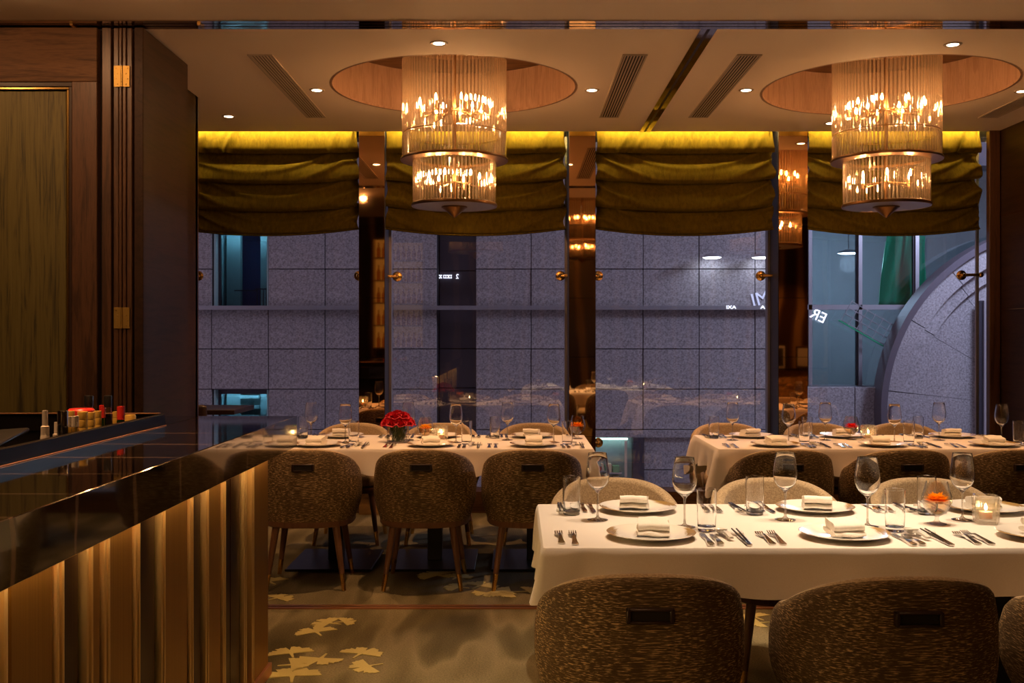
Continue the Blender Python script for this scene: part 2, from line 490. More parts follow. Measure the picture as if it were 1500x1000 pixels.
for px, py, sz, rot in [(427, 958, .17, 20), (423, 974, .15, -75), (472, 963, .17, 170), (526, 959, .17, -20), (545, 975, .16, 120), (428, 992, .20, 10),
                        (486, 913, .16, 70), (465, 927, .17, 30), (500, 911, .12, -60), (396, 853, .20, 40), (402, 877, .17, -40),
                        (676, 860, .16, 60), (700, 859, .19, -30), (716, 868, .15, 150), (752, 867, .20, 100), (770, 866, .16, -70), (735, 872, .14, 15),
                        (645, 843, .22, 50), (668, 846, .16, -20), (1108, 905, .16, 30), (1116, 912, .13, 100), (620, 990, .0, 0)]:
    if sz == 0: continue
    d = CAMZ * 1500 / (py - 495)
    put('ginkgo_leaf', gk, floor, (PX(px, d), d, 0.0), (0, 0, radians(rot)), (sz * 1.2, sz * 1.2, 1))
strip = empty('trim_1', 'copper threshold strip across the carpet', 'threshold', (0, 0, 0), kind='structure')
for k, (y0, y1, mt) in enumerate([(5.29, 5.315, 'copper'), (5.315, 5.335, 'slot_dark'), (5.335, 5.36, 'copper')]):
    boxo('rail' if k != 1 else 'groove', m[mt], strip, -1.9, 3.7, y0, y1, 0.0, 0.006 if k != 1 else 0.003)

# ---- ceilings
HOLES = [(-0.40, 6.64), (2.40, 6.64)]
HR = 0.795
def main_ceiling():
    b = B()
    xs = [-3.0, HOLES[0][0] - .9, HOLES[0][0] + .9, HOLES[1][0] - .9, HOLES[1][0] + .9, RIGHT + .02]
    ys = [STEP, 6.64 - .9, 6.64 + .9, 8.03]
    for i in range(5):
        for j in range(3):
            if j == 1 and i in (1, 3):
                cx, cy = HOLES[(i - 1) // 2]
                n = 64; vs = []
                for k in range(n):
                    a = 2 * pi * k / n + pi / 4
                    q = 0.9 / max(abs(cos(a)), abs(sin(a)))
                    vs.append((cx + HR * cos(a), cy + HR * sin(a), CEIL)); vs.append((cx + q * cos(a), cy + q * sin(a), CEIL))
                b.add(vs, [(2 * k, 2 * ((k + 1) % n), 2 * ((k + 1) % n) + 1, 2 * k + 1) for k in range(n)])
            else:
                b.add([(xs[i], ys[j], CEIL), (xs[i + 1], ys[j], CEIL), (xs[i + 1], ys[j + 1], CEIL), (xs[i], ys[j + 1], CEIL)], [(0, 3, 2, 1)])
    b.box(-3.0, RIGHT + .02, 8.02, 8.032, CEIL, CEIL + .05)      # lip of the blind cove
    b.box(-5.2, 6.6, STEP - .02, STEP, CEIL, HIGH)               # riser up to the higher ceiling
    return b
ceiling = S('ceiling', main_ceiling(), 'ceiling_paint', None, 'cream plaster ceiling with two round chandelier recesses', 'ceiling')
for cx, cy in HOLES:
    b = B(); b.lathe([(HR, 0), (HR, 0.30)], 72)
    put('recess_wall', b.mesh('recess_wall', m['recess_wood'], 40), ceiling, (cx, cy, CEIL))
    b = B(); b.lathe([(HR + .004, 0), (HR - .014, 0.0), (HR - .014, 0.016), (HR, .016)], 72)
    put('recess_bead', b.mesh('recess_bead', m['recess_wood'], 40), ceiling, (cx, cy, CEIL))
    b = B(); b.lathe([(0, 0.30), (HR, 0.30), (HR, .31), (0, .31)], 72)
    put('recess_top', b.mesh('recess_top', m['dark_wood_x']), ceiling, (cx, cy, CEIL))
boxo('high_ceiling', m['ceiling_paint'], ceiling, -5.2, 6.6, -3.7, STEP, HIGH, HIGH + .05)
boxo('cove_top', m['ceiling_paint'], ceiling, -3.0, RIGHT + .1, 7.7, 8.6, 3.36, 3.42)
boxo('slab', m['dark_void'], ceiling, -5.3, 6.7, -3.8, 8.62, 3.9, 4.0)

# mirrored tracks in the ceiling
tr = empty('trim_2', 'mirrored bronze sliding track crossing the ceiling', 'ceiling track', kind='structure')
for y0, y1, mt in [(5.215, 5.255, 'ceiling_mirror'), (5.255, 5.268, 'dark_void'), (5.268, 5.302, 'ceiling_mirror'), (5.302, 5.315, 'dark_void'), (5.315, 5.352, 'ceiling_mirror')]:
    boxo('mirror_strip' if 'mirror' in mt else 'groove', m[mt], tr, -4.9, 3.78, y0, y1, CEIL - (.006 if 'mirror' in mt else .002), CEIL)
for x in (PX(104, 5.25), PX(291, 5.25)):
    boxo('bracket', m['brass'], tr, x - .008, x + .008, 5.25, 5.32, CEIL - .016, CEIL - .006)
tr = empty('trim_3', 'mirrored bronze strip between the two ceiling recesses', 'ceiling trim', kind='structure')
for x0, x1, mt in [(.966, .999, 'ceiling_mirror'), (.999, 1.016, 'slot_dark'), (1.016, 1.052, 'ceiling_mirror')]:
    boxo('mirror_strip' if 'mirror' in mt else 'groove', m[mt], tr, x0, x1, 5.353, 8.03, CEIL - (.006 if 'mirror' in mt else .004), CEIL)

# ---- walls
S('wall_right', B().box(RIGHT, RIGHT + .12, STEP, 8.06, 0, 3.42).box(3.95, 4.0, 8.0, 8.6, 0, 3.42).box(RIGHT, 4.0, 7.98, 8.06, 0, 3.42), 'wall_wood', None, 'dark wood panelled wall beyond the far table', 'wall')
pil = S('trim_4', B().bbox(3.695, RIGHT, 7.99, 8.05, 0, CEIL, .004), 'dark_wood', None, 'narrow wooden pilaster at the window end of the wall', 'pilaster')
# joints of the right wall panelling
for zz in (1.62, 2.35):
    boxo('panel_joint', m['brass'], bpy.data.objects['wall_right'], RIGHT - .002, RIGHT, 4.5, 7.98, zz, zz + .003)
S('wall_return', B().box(RIGHT, 6.6, STEP - .02, STEP + .1, 0, HIGH), 'dark_wood', None, 'wall return beside the far table', 'wall')
S('wall_far_right', B().box(6.5, 6.6, -3.7, STEP, 0, HIGH + .1), 'dark_wood')
S('wall_back', B().box(-5.2, 6.6, -3.7, -3.6, 0, HIGH + .1), 'brown_marble', None, 'brown veined wall reflected in the mirrored columns', 'wall')
S('wall_far_left', B().box(-5.2, -5.1, -3.7, 5.5, 0, HIGH + .1), 'dark_wood')
wl = S('wall_left', B().box(-2.26, -2.14, 6.02, 6.88, 0, CEIL), 'wall_wood', None, 'dark wood wall end behind the folding partition', 'wall')
S('wall_side', B().box(-3.1, -2.95, 6.9, 8.6, 0, 3.42).box(-3.1, -2.14, 6.84, 6.9, 0, 3.42), 'dark_wood', None, 'dark wall closing the bay by the high table', 'wall')
S('wall_window', B().box(-5.3, 6.7, 8.45, 8.62, 3.05, 4.0).box(3.95, 6.7, 8.45, 8.6, -.1, 4).box(-5.3, -2.95, 8.45, 8.6, -.1, 4), 'dark_void', None, 'wall above the windows', 'wall')

# folding partition, facing the camera
PY = 5.30
fp = empty('folding_partition', 'dark wood folding partition with olive woven panel and brass hinges', 'partition', (-1.93, PY, 0))
def P(name, mat, x0, x1, y0, y1, z0, z1, bev=0.003):
    o = boxo(name, m[mat], fp, x0 + 1.93, x1 + 1.93, y0 - PY, y1 - PY, z0, z1, bev); return o
ZT = 3.008
P('backing', 'dark_void', -4.9, -1.99, PY + .05, PY + .09, 0.0, ZT)
P('top_rail', 'dark_wood_x', -4.9, -2.170, PY + .0, PY + .05, PZ(128, PY) + .03, ZT)
P('stile', 'dark_wood', -2.300, -2.169, PY - .001, PY + .05, 0, PZ(128, PY) + .03)
P('moulding', 'slot_dark', -4.9, -2.300, PY + .006, PY + .05, PZ(128, PY) + .006, PZ(128, PY) + .03)
P('moulding', 'slot_dark', -2.318, -2.300, PY + .006, PY + .05, 0, PZ(128, PY) + .006)
P('brass_bead', 'brass', -4.9, -2.318, PY + .012, PY + .05, PZ(128, PY) - .008, PZ(128, PY) + .006)
P('brass_bead', 'brass', -2.333, -2.318, PY + .012, PY + .05, 0, PZ(128, PY) - .008)
P('woven_panel', 'olive_weave', -4.9, -2.338, PY + .022, PY + .05, 0, PZ(128, PY) - .014)
P('stile', 'dark_wood', -2.146, -2.098, PY + .004, PY + .05, 0, ZT)
P('stile', 'dark_wood', -2.088, -2.062, PY + .010, PY + .05, 0, ZT)
P('stile', 'dark_wood', -2.058, -2.044, PY + .006, PY + .05, 0, ZT)
P('stile', 'dark_wood', -2.039, -2.022, PY + .006, PY + .05, 0, ZT)
P('stile', 'dark_wood', -2.018, -1.992, PY + .010, PY + .05, 0, ZT)
P('side_leaf', 'wall_wood', -1.977, -1.930, PY, PY + .72, 0, ZT)
for z1, z0 in ((PZ(96, PY), PZ(127, PY)), (PZ(450, PY), PZ(481, PY))):
    hb = B().bbox(-.042, -.002, -.004, 0, z0, z1, .001).bbox(.002, .040, -.004, 0, z0, z1, .001)
    h = put('hinge', hb.mesh('hinge', m['hinge_brass']), fp, (-2.041 + 1.93, .004, 0))
    kb = B()
    nk = 5
    for k in range(nk):
        kb.tube((0, -.006, z0 + (z1 - z0) * k / nk + .001), (0, -.006, z0 + (z1 - z0) * (k + 1) / nk - .001), .006, seg=8)
    put('knuckle', kb.mesh('knuckle', m['hinge_brass'], 40), h)
    sb = B()
    for k in range(4):
        zz = z0 + (z1 - z0) * (k + .5) / 4
        for sx in (-1, 1):
            sb.lathe([(0, -.0), (.004, 0), (.003, .002), (0, .003)], 8, (sx * (.022 + .008 * (k % 2)), 0, 0))
            n = len(sb.v)
            for i in range(n - 18, n):
                x, y, z = sb.v[i]; sb.v[i] = (x, -.0045 - z, zz + y)
    put('screws', sb.mesh('screws', m['hinge_brass'], 40), h)

# ---- mirrored columns
COLS = [(-1.246, -1.044, 'mirrored bronze column nearest the bar'), (.421, .629, 'mirrored bronze column in the middle, showing a reflected chandelier'),
        (2.083, 2.312, 'mirrored bronze column nearest the side wall')]
for x0, x1, lb in COLS:
    c = empty('mirror_column', lb, 'column', ((x0 + x1) / 2, WY, 0), kind='structure', group='mirrored columns between the windows')
    w = (x1 - x0) / 2
    boxo('core', m['dark_void'], c, -w + .006, w - .006, .008, .36, 0, 3.36)
    za = [0, .62, 1.25, 1.72, 2.30, 3.36]
    zs = za[0]
    for z in za[1:]:
        boxo('mirror_panel', m['bronze_mirror'], c, -w, w, 0, .008, zs, z - .003); zs = z
    for sx in (-1, 1):
        boxo('side_cladding', m['alu_dark'], c, sx * w - .003, sx * w + .003, .01, .36, 0, 3.36)

# ---- windows
BAYS = [(-2.95, -1.246), (-1.044, .421), (.629, 2.083), (2.312, 3.95)]
TZ = PZ(450, GY)
for i, (x0, x1) in enumerate(BAYS):
    w = empty('window_%d' % (i + 1), ['window bay beside the bar', 'window bay behind the rose table', 'window bay between the two far tables', 'window bay facing the stone arch'][i], 'window', (0, 0, 0), kind='structure')
    boxo('pane', m['window_glass'], w, x0, x1, GY, GY + .006, .17, 3.05)
    boxo('sill', m['dark_wood_x'], w, x0, x1, 8.20, GY + .05, 0, .17)
    for xx in (x0, x1):
        s = 1 if xx == x0 else -1
        boxo('jamb', m['alu_frame'], w, min(xx, xx + s * .022), max(xx, xx + s * .022), GY - .03, GY + .05, .17, 3.05)
    # LED tape of the cove above the blind
w = bpy.data.objects['window_4']
boxo('mullion', m['alu_frame'], w, PX(1429, GY), PX(1433, GY), GY - .012, GY + .01, .17, 3.05)

# brass glazing arms
def bracket(px, py, to, lb):
    d = 8.36
    x, z = PX(px, d), PZ(py, d)
    r = empty('glazing_arm', lb, 'bracket', (x, d, z), group='brass glazing arms')
    b = B(); b.lathe([(0, -.02), (.016, -.018), (.028, -.008), (.040, 0), (.040, .010), (.024, .018), (0, .018)], 20)
    o = put('flange', b.mesh('flange', m['brass'], 40), r, (0, 0, 0), (pi / 2, 0, 0))
    b = B(); b.lathe([(0, .02), (.014, .022), (.018, .034), (.010, .045), (0, .048)], 14)
    put('nut', b.mesh('nut', m['brass'], 40), r, (0, 0, 0), (pi / 2, 0, 0))
    tx = PX(to, 8.30)
    b = B(); b.path([(0, -.03, 0), ((tx - x) * .5, -.045, 0), (tx - x, -.05, 0)], [.014, .012, .014], 10)
    put('rod', b.mesh('rod', m['brass'], 50), r)
    b = B(); b.lathe([(0, -.022), (.016, -.016), (.022, 0), (.016, .016), (0, .022)], 14)
    put('ball_end', b.mesh('ball_end', m['brass'], 60), r, (tx - x, -.05, 0))
for a in [(291, 404, 284, 'brass glazing arm half hidden by the dark wall end'), (526, 404, 534, 'brass glazing arm at the bar side of the first mirrored column'),
          (582, 405, 566, 'brass glazing arm reaching from the first mirrored column to the rose table window'),
          (821, 404, 834, 'brass glazing arm just before the middle mirrored column'), (876, 404, 868, 'brass glazing arm just past the middle mirrored column'),
          (1114, 404, 1139, 'brass glazing arm just before the last mirrored column'), (1408, 403, 1438, 'brass glazing arm over the stone arch'),
          (876, 648, 868, 'low brass glazing knob beside the corner of the rose table')]:
    bracket(*a)

# LED tapes in the cove
for i, (x0, x1) in enumerate(BAYS):
    t = empty('cove_light', ['hidden light tape above the blind nearest the bar', 'hidden light tape above the second blind from the bar', 'hidden light tape above the third blind from the bar', 'hidden light tape above the blind nearest the side wall'][i], 'light', ((x0 + x1) / 2, 8.052, 3.085), group='cove lights')
    h = (x1 - x0) / 2 - .02
    boxo('channel', m['alu_frame'], t, -h, h, -.014, -.006, -.012, .03); boxo('channel', m['alu_frame'], t, -h, h, -.014, .002, -.014, -.010)
    boxo('tape', m['cove_tape'], t, -h, h, -.006, -.002, 0, .020)

# ---- roman blinds: overlapping velvet swags
def swag(x0, x1, zt, zb, sag, k, seed):
    rnd = random.Random(seed)
    W = x1 - x0
    ph = rnd.uniform(0, 1); lean = rnd.uniform(-.12, .12); nf = rnd.uniform(1.5, 2.1)
    diag = [(rnd.uniform(.05, .95), rnd.uniform(-.10, .10), rnd.uniform(.004, .010), rnd.uniform(.010, .022)) for _ in range(5)] if k else [(rnd.uniform(.05, .98), rnd.uniform(-.20, -.05), rnd.uniform(.012, .024), rnd.uniform(.012, .026)) for _ in range(10)]
    b = B()
    def fn(u, v):
        c = 2 * (u - .5 - lean)
        s = 4 * u * (1 - u)
        sg = sag * s + .006 * sin(u * 9 + seed) * (1 - s)
        z = zt + .03 - v * (zt + .03 - zb + sg)
        y = 8.240 - (.105 - .012 * k) * sin(v * pi * .56) ** 1.6
        if k:
            side = .25 + .75 * min(1, abs(c) * 1.25)
            q = (v - .85 * (1 - min(1, c * c))) * nf + ph            # draped folds hang from the corners
            rid = (.5 + .5 * cos(2 * pi * q)) ** 3
            y -= .034 * rid * side * (.35 + .65 * sin(pi * min(1, v + .08)))
        for du, tl, amp, wd in diag:
            cu = du + tl * (v - .5)
            y -= amp * exp(-((u - cu) / wd) ** 2) * (.3 + .7 * v)
        x = x0 + u * W + (.014 * sin(v * 7 + k * 2) if u > .98 else (-.010 * sin(v * 6 + k) if u < .02 else 0))
        if v > .94: y += (v - .94) / .06 * .03        # hem rolls back under
        return (x, y, z)
    b.grid(fn, 120, 28)
    return b.mesh('swag', m['olive_velvet'], 180)
ZZ = [3.30, 2.876, 2.668, 2.455, 2.272]
for i, (x0, x1) in enumerate(BAYS):
    xa, xb = (x0 if i else -2.72) + .006, x1 - .03 + (.02 if i == 0 else 0)
    if i == 3: xb = 3.70
    bl = empty('roman_blind', ['olive velvet roman blind nearest the bar', 'olive velvet roman blind behind the first chandelier', 'olive velvet roman blind between the two chandeliers', 'olive velvet roman blind behind the second chandelier'][i], 'blind', ((xa + xb) / 2, 8.25, 2.25), group='velvet roman blinds')
    for k in range(4):
        me = swag(xa, xb, ZZ[k], ZZ[k + 1], .030 + .008 * k if k else .006, k, i * 13 + k * 5 + 2)
        o = put('swag', me, bl, (-(xa + xb) / 2, -8.25, -2.25))
        if k == 3:
            pts = [(xa + (xb - xa) * t / 20 - (xa + xb) / 2, 8.165 - 8.25, ZZ[4] - .054 * 4 * (t / 20) * (1 - t / 20) - 2.25) for t in range(21)]
            bb = B(); bb.path(pts, [.007] * 21, 6)
            put('piping', bb.mesh('piping', m['olive_velvet'], 60), bl)
    boxo('headrail', m['alu_frame'], bl, -(xb - xa) / 2, (xb - xa) / 2, -.01, .04, 1.05, 1.09)

# ---- ceiling vents
for x, lb in ((-1.465, 'slotted ceiling vent nearest the bar'), (.680, 'slotted ceiling vent between first chandelier and mirrored strip'), (1.335, 'slotted ceiling vent between mirrored strip and second chandelier'), (3.46, 'slotted ceiling vent by the side wall')):
    v = empty('ceiling_vent', lb, 'vent', (x, 6.68, CEIL), group='ceiling vents')
    w, h = .072, .83
    fb = B().box(-w, w, -h, -h + .012, -.006, 0).box(-w, w, h - .012, h, -.006, 0).box(-w, -w + .010, -h + .012, h - .012, -.006, 0).box(w - .010, w, -h + .012, h - .012, -.006, 0)
    put('frame', fb.mesh('frame', m['vent_metal']), v)
    boxo('backing', m['dark_void'], v, -w + .01, w - .01, -h + .012, h - .012, -.0015, -.0005)
    sl = cached('slat', lambda: B().add([(-.0055, -.817, -.0055), (.0035, -.817, -.0055), (.0045, -.817, -.0022), (-.0045, -.817, -.0022), (-.0055, .817, -.0055), (.0035, .817, -.0055), (.0045, .817, -.0022), (-.0045, .817, -.0022)],
                                  [(0, 1, 2, 3), (7, 6, 5, 4), (0, 4, 5, 1), (1, 5, 6, 2), (2, 6, 7, 3), (3, 7, 4, 0)]).mesh('slat', m['vent_metal']))
    for k in range(7):
        put('slat', sl, v, (-w + .019 + k * (2 * w - .038) / 6, 0, 0))

# ---- downlights
def downlight(x, y, z, lb, energy, ang=70, tilt=(0, 0), col=SPOT, blend=0.6, grp='recessed downlights'):
    r = empty('downlight', lb, 'downlight', (x, y, z), group=grp)
    put('trim_ring', cached('dlring', lambda: B().lathe([(.030, .004), (.032, -.004), (.046, -.005), (.050, 0), (.050, .003)], 28).mesh('trim_ring', m['vent_metal'], 40)), r)
    put('lens', cached('dllens', lambda: B().lathe([(0, -.0025), (.031, -.0025), (.031, .001), (0, .001)], 24).mesh('lens', m['lens_glow'])), r)
    ld = bpy.data.lights.new('spot', 'SPOT')
    ld.energy = energy; ld.color = col; ld.spot_size = radians(ang); ld.spot_blend = blend; ld.shadow_soft_size = .03
    lo = bpy.data.objects.new('spot', ld); COL.objects.link(lo); lo.parent = r
    lo.location = (0, 0, -.02); lo.rotation_euler = (tilt[0], tilt[1], 0)
    return r
for x, y, lb in [(-.424, 5.625, 'recessed downlight in front of the first chandelier'), (2.41, 5.65, 'recessed downlight in front of the second chandelier'),
                 (-1.302, 6.69, 'recessed downlight between the bar-side vent and first chandelier'), (.495, 6.69, 'recessed downlight between first chandelier and its vent'),
                 (1.503, 6.69, 'recessed downlight just before the second chandelier recess'), (3.32, 6.72, 'recessed downlight just past the second chandelier recess'),
                 (-2.10, 7.48, 'recessed downlight beside the dark wall end'), (2.37, 7.72, 'recessed downlight behind the second chandelier'), (-.42, 7.72, 'recessed downlight behind the first chandelier')]:
    downlight(x, y, CEIL, lb, E_SPOT * (.3 if y > 7.4 else 1))
# high ceiling of the front room (reflected in the columns and lighting the front table and the bar)
for x, y, e, a, lb in [(.55, 3.80, E_TABLE, 46, 'downlight over the bar end of the front table'), (1.20, 3.80, E_TABLE, 46, 'downlight over the middle of the front table'), (1.85, 3.80, E_TABLE, 46, 'downlight over the far end of the front table'),
                    (-1.62, 3.15, E_ROOM * 4.5, 36, 'downlight over the bottles of the bar station'),  # added out of view to brighten the dark station
                    (-.2, 3.0, E_ROOM * .6, 80, 'downlight over the aisle beside the bar'), (-2.6, 2.6, E_ROOM * 1.2, 80, 'downlight over the bar'), (3.6, 2.2, E_ROOM, 80, 'downlight of the front room beyond the front table'),
                    (-.6, .2, E_ROOM, 90, 'downlight of the front room behind the camera'), (2.6, -.8, E_ROOM, 90, 'downlight of the front room before the sideboard'), (5.2, -2.4, E_ROOM, 90, 'downlight over the sideboard')]:
    downlight(x, y, HIGH, lb, e, a, col=SPOT_TABLE if e == E_TABLE else SPOT, grp='high downlights')

for x, lb in ((-3.0, 'ceiling downlight before the olive woven panel'), (-2.35, 'ceiling downlight before the partition stile'), (-1.75, 'ceiling downlight before the partition corner')):
    downlight(x, 4.52, CEIL, lb, E_WASH, 140, (radians(55), 0), blend=.9, grp='partition downlights')

for x, lb in ((-2.5, 'high spot aimed at the olive woven panel'), (-1.95, 'high spot aimed at the partition hinges')):  # spots out of view, added to brighten the partition
    downlight(x, 1.3, HIGH, lb, E_WASH * 9, 42, (radians(62), 0), blend=.8, grp='partition spots')

# ---- chandeliers
def rod_mesh(r, h, key):
    def mk():
        b = B()
        b.lathe([(0, 0), (r, .006), (r, h - .004), (0, h)], 6)
        return b.mesh('crystal_rod', m['crystal_rod'])
    return cached(key, mk)
def chandelier(x, y, dz, lb, top=3.30, dense=1.0, sc=1.0):
    c = empty('chandelier', lb, 'chandelier', (x, y, dz), group='two-tier crystal chandeliers')
    c.scale = (sc, sc, sc)
    zt, z1, z2, z3 = top - dz, 2.717, 2.552, 2.262
    b = B(); b.lathe([(0, zt), (.36, zt), (.36, zt - .02), (0, zt - .02)], 40); put('canopy', b.mesh('canopy', m['bronze'], 40), c)
    b = B(); b.tube((0, 0, z3), (0, 0, zt - .02), .012, seg=10); put('stem', b.mesh('stem', m['bronze'], 40), c)
    n = int(84 * dense)
    r1 = rod_mesh(.0085, zt - .02 - z1 - .006, ('rodA', round(zt, 2))); r2 = rod_mesh(.0085, z1 - z2 - .016, 'rodB'); r3 = rod_mesh(.0080, z2 - z3 - .014, 'rodC')
    for k in range(n):
        a = 2 * pi * (k + .5) / n
        put('crystal_rod', r1, c, (.330 * cos(a), .330 * sin(a), z1 + .004), (0, 0, a))
        put('crystal_rod', r2, c, (.330 * cos(a), .330 * sin(a), z2 + .010), (0, 0, a + .3))
    n3 = int(66 * dense)
    for k in range(n3):
        a = 2 * pi * k / n3
        put('crystal_rod', r3, c, (.262 * cos(a), .262 * sin(a), z3 + .008), (0, 0, a + .2))
    b = B(); b.lathe([(.327, z1 - .001), (.333, z1 - .001), (.333, z1 + .003), (.327, z1 + .003)], 60); put('wire_ring', b.mesh('wire_ring', m['bronze'], 40), c)
    b = B(); b.lathe([(.245, z2 - .008), (.347, z2 - .008), (.350, z2), (.347, z2 + .008), (.245, z2 + .008), (.245, z2 - .008)], 60); put('tier_ring', b.mesh('tier_ring', m['bronze'], 40), c)
    b = B(); b.lathe([(.262, z3 - .012), (.276, z3 - .012), (.279, z3 - .003), (.276, z3 + .006), (.262, z3 + .006)], 60); put('base_ring', b.mesh('base_ring', m['bronze'], 40), c)
    b = B(); b.lathe([(0, z3 - .011), (.263, z3 - .011), (.263, z3), (0, z3)], 60); put('base_disc', b.mesh('base_disc', m['alu_frame'], 40), c)
    b = B(); b.lathe([(0, z3 - .083), (.006, z3 - .080), (.075, z3 - .022), (.084, z3 - .019), (.084, z3 - .011), (0, z3 - .011)], 36); put('finial', b.mesh('finial', m['bronze'], 30), c)
    bm_ = cached(('bulb', dense), lambda: B().lathe([(0, -.020), (.006, -.014), (.0075, -.004), (.005, .010), (0, .024)], 10).mesh('bulb', m['bulb_glow' if dense == 1.0 else 'bulb_dim'], 80))
    sm = cached('socket', lambda: B().lathe([(0, 0), (.010, 0), (.010, .05), (0, .05)], 8).mesh('socket', m['bronze']))
    for n_, rr, zz, off in ((9, .235, 2.915, .1), (4, .14, 2.93, .4), (6, .165, 2.455, .2)):
        for k in range(n_):
            a = 2 * pi * (k + off) / n_
            q = put('bulb', bm_, c, (rr * cos(a), rr * sin(a), zz))
            put('socket', sm, q, (0, 0, -.07))
    b = B()
    for n_, rr, zz, off in ((9, .235, 2.845, .1), (4, .14, 2.86, .4), (6, .165, 2.385, .2)):
        for k in range(n_):
            a = 2 * pi * (k + off) / n_
            b.tube((rr * cos(a), rr * sin(a), zz), (0, 0, zz + .03), .004, seg=5)
    put('bulb_arms', b.mesh('bulb_arms', m['bronze']), c)
    return c
chandelier(-.40, 6.64, 0, 'two-tier crystal rod chandelier above the rose table', 3.318)
chandelier(2.40, 6.64, 0, 'two-tier crystal rod chandelier above the table by the side wall', 3.318)
chandelier(1.10, -.80, .47, 'third crystal chandelier, seen only reflected in the middle mirrored column', 3.75, .7)

# ================================================================== OUTSIDE
FY = 13.0
fac = S('wall_outside', B().box(-6.2, PX(312, FY), FY + .06, FY + .5, -3, 9).box(PX(392, FY), PX(640, FY), FY + .06, FY + .5, -3, 9)
        .box(PX(312, FY), PX(392, FY), FY + .06, FY + .5, PZ(335, FY), 9).box(PX(312, FY), PX(392, FY), FY + .06, FY + .5, PZ(571, FY), PZ(448, FY)).box(PX(312, FY), PX(392, FY), FY + .06, FY + .5, -3, PZ(640, FY)).box(PX(697, FY), 3.67, FY + .06, FY + .5, -3, 9).box(PX(640, FY), PX(697, FY), FY + .40, FY + .5, -3, 9)
        .box(3.67, 9.5, FY + .06, FY + .5, -3, PZ(566, FY)).box(3.67, 9.5, FY + .06, FY + .5, 3.6, 9), 'joint_dark', None, 'granite facade across the street', 'building')
colx = [PX(v, FY) for v in (144, 227, 310, 393, 476, 558, 640)]
colx2 = [PX(v, FY) for v in (697, 778, 860, 942, 1024, 1106, 1180)]
rowz = [PZ(v, FY) for v in (159, 218, 276, 335, 394, 450, 511, 570, 629, 688, 747, 806)]
GAP = .005
def panel(x0, x1, z0, z1, y=FY, name='stone_panel'):
    me = cached(('pn', round(x1 - x0, 2), round(z1 - z0, 2)), lambda: B().bbox(-(x1 - x0) / 2 + GAP, (x1 - x0) / 2 - GAP, -.03, .03, -(z1 - z0) / 2 + GAP, (z1 - z0) / 2 - GAP, .004).mesh('stone_panel', m['granite']))
    put(name, me, fac, ((x0 + x1) / 2, y + .03 + random.uniform(-.006, .006), (z0 + z1) / 2))
WIN = [(PX(312, FY), PX(392, FY), PZ(448, FY), PZ(335, FY)), (PX(312, FY), PX(392, FY), PZ(640, FY), PZ(571, FY))]
for xs in (colx, colx2):
    for i in range(len(xs) - 1):
        for j in range(len(rowz) - 1):
            z1, z0 = rowz[j], rowz[j + 1]
            if xs is colx and i == 2 and (j in (3, 4, 7)): continue
            if xs is colx2 and i == 2 and j in (8, 9): continue
            panel(xs[i], xs[i + 1], z0, z1)
for j in range(len(rowz) - 1):
    me = cached(('pr', j), lambda: B().bbox(-.24, .24, -.02, .02, -(rowz[j] - rowz[j + 1]) / 2 + GAP, (rowz[j] - rowz[j + 1]) / 2 - GAP, .004).mesh('stone_panel', m['granite_dark']))
    put('stone_panel', me, fac, ((PX(640, FY) + PX(697, FY)) / 2, FY + .38, (rowz[j] + rowz[j + 1]) / 2))
boxo('string_course', m['alu_frame'], fac, -6.2, 3.67, FY - .10, FY + .06, PZ(453.5, FY - .1), PZ(447.5, FY - .1))
boxo('sill_band', m['granite'], fac, colx2[2], 3.67, FY - .04, FY + .06, PZ(640, FY), PZ(630, FY))
for i in range(6):    # blocks below the arch window
    panel(3.68 + i * .9, 3.68 + (i + 1) * .9, -.3, .24); panel(3.4 + i * .9, 3.4 + (i + 1) * .9, .24, PZ(566, FY)) if i else panel(3.68, 4.3, .24, PZ(566, FY))

def far_window(x0, x1, z0, z1, lb, kind):
    w = empty('far_window', lb, 'window', ((x0 + x1) / 2, FY + .3, z0), group='lit windows across the street', kind='structure')
    W = (x1 - x0) / 2; H = z1 - z0
    boxo('back_wall', m['blue_wall' if kind else 'teal_wall'], w, -W, W, .55, .58, 0, H)
    boxo('reveal', m['teal_wall'], w, -W, -W + .02, -.26, .55, 0, H); boxo('reveal', m['teal_wall'], w, W - .02, W, -.26, .55, 0, H)
    boxo('reveal', m['alu_dark'], w, -W, W, -.26, .55, -.02, 0); boxo('reveal', m['alu_dark'], w, -W, W, -.26, .55, H, H + .02)
    boxo('curtain', m['teal_wall'], w, W - .19, W - .03, .1, .2, 0, H); boxo('curtain', m['teal_wall'], w, -W + .06, -W + .24, .1, .2, 0, H)
    boxo('pane', m['far_glass'], w, -W + .02, W - .02, -.10, -.095, 0, H)
    boxo('frame', m['alu_dark'], w, -W + .02, -W + .05, -.13, -.09, 0, H); boxo('frame', m['alu_dark'], w, W - .05, W - .02, -.13, -.09, 0, H)
    boxo('lamp', m['teal_lamp'], w, -W + .04, W - .04, -.06, -.02, H - .03, H - .01); boxo('header', m['alu_dark'], w, -W, W, -.12, -.08, H - .06, H)
    if kind:
        for k in range(5): boxo('railing', m['alu_dark'], w, W - .20 + k * .04, W - .192 + k * .04, -.05, -.04, 0, .22)
        boxo('railing', m['alu_dark'], w, W - .22, W - .02, -.05, -.035, .22, .235); boxo('railing', m['alu_dark'], w, -W + .2, -W + .5, -.05, -.035, .2, .215)
    else:
        for k in range(4): boxo('blind_slat', m['teal_wall'], w, -W + .24, W - .2, .05, .12, .08 + k * .13, .12 + k * .13)
far_window(*WIN[0], 'blue lit window high on the granite facade', 1)
far_window(*WIN[1], 'teal lit window low on the granite facade', 0)

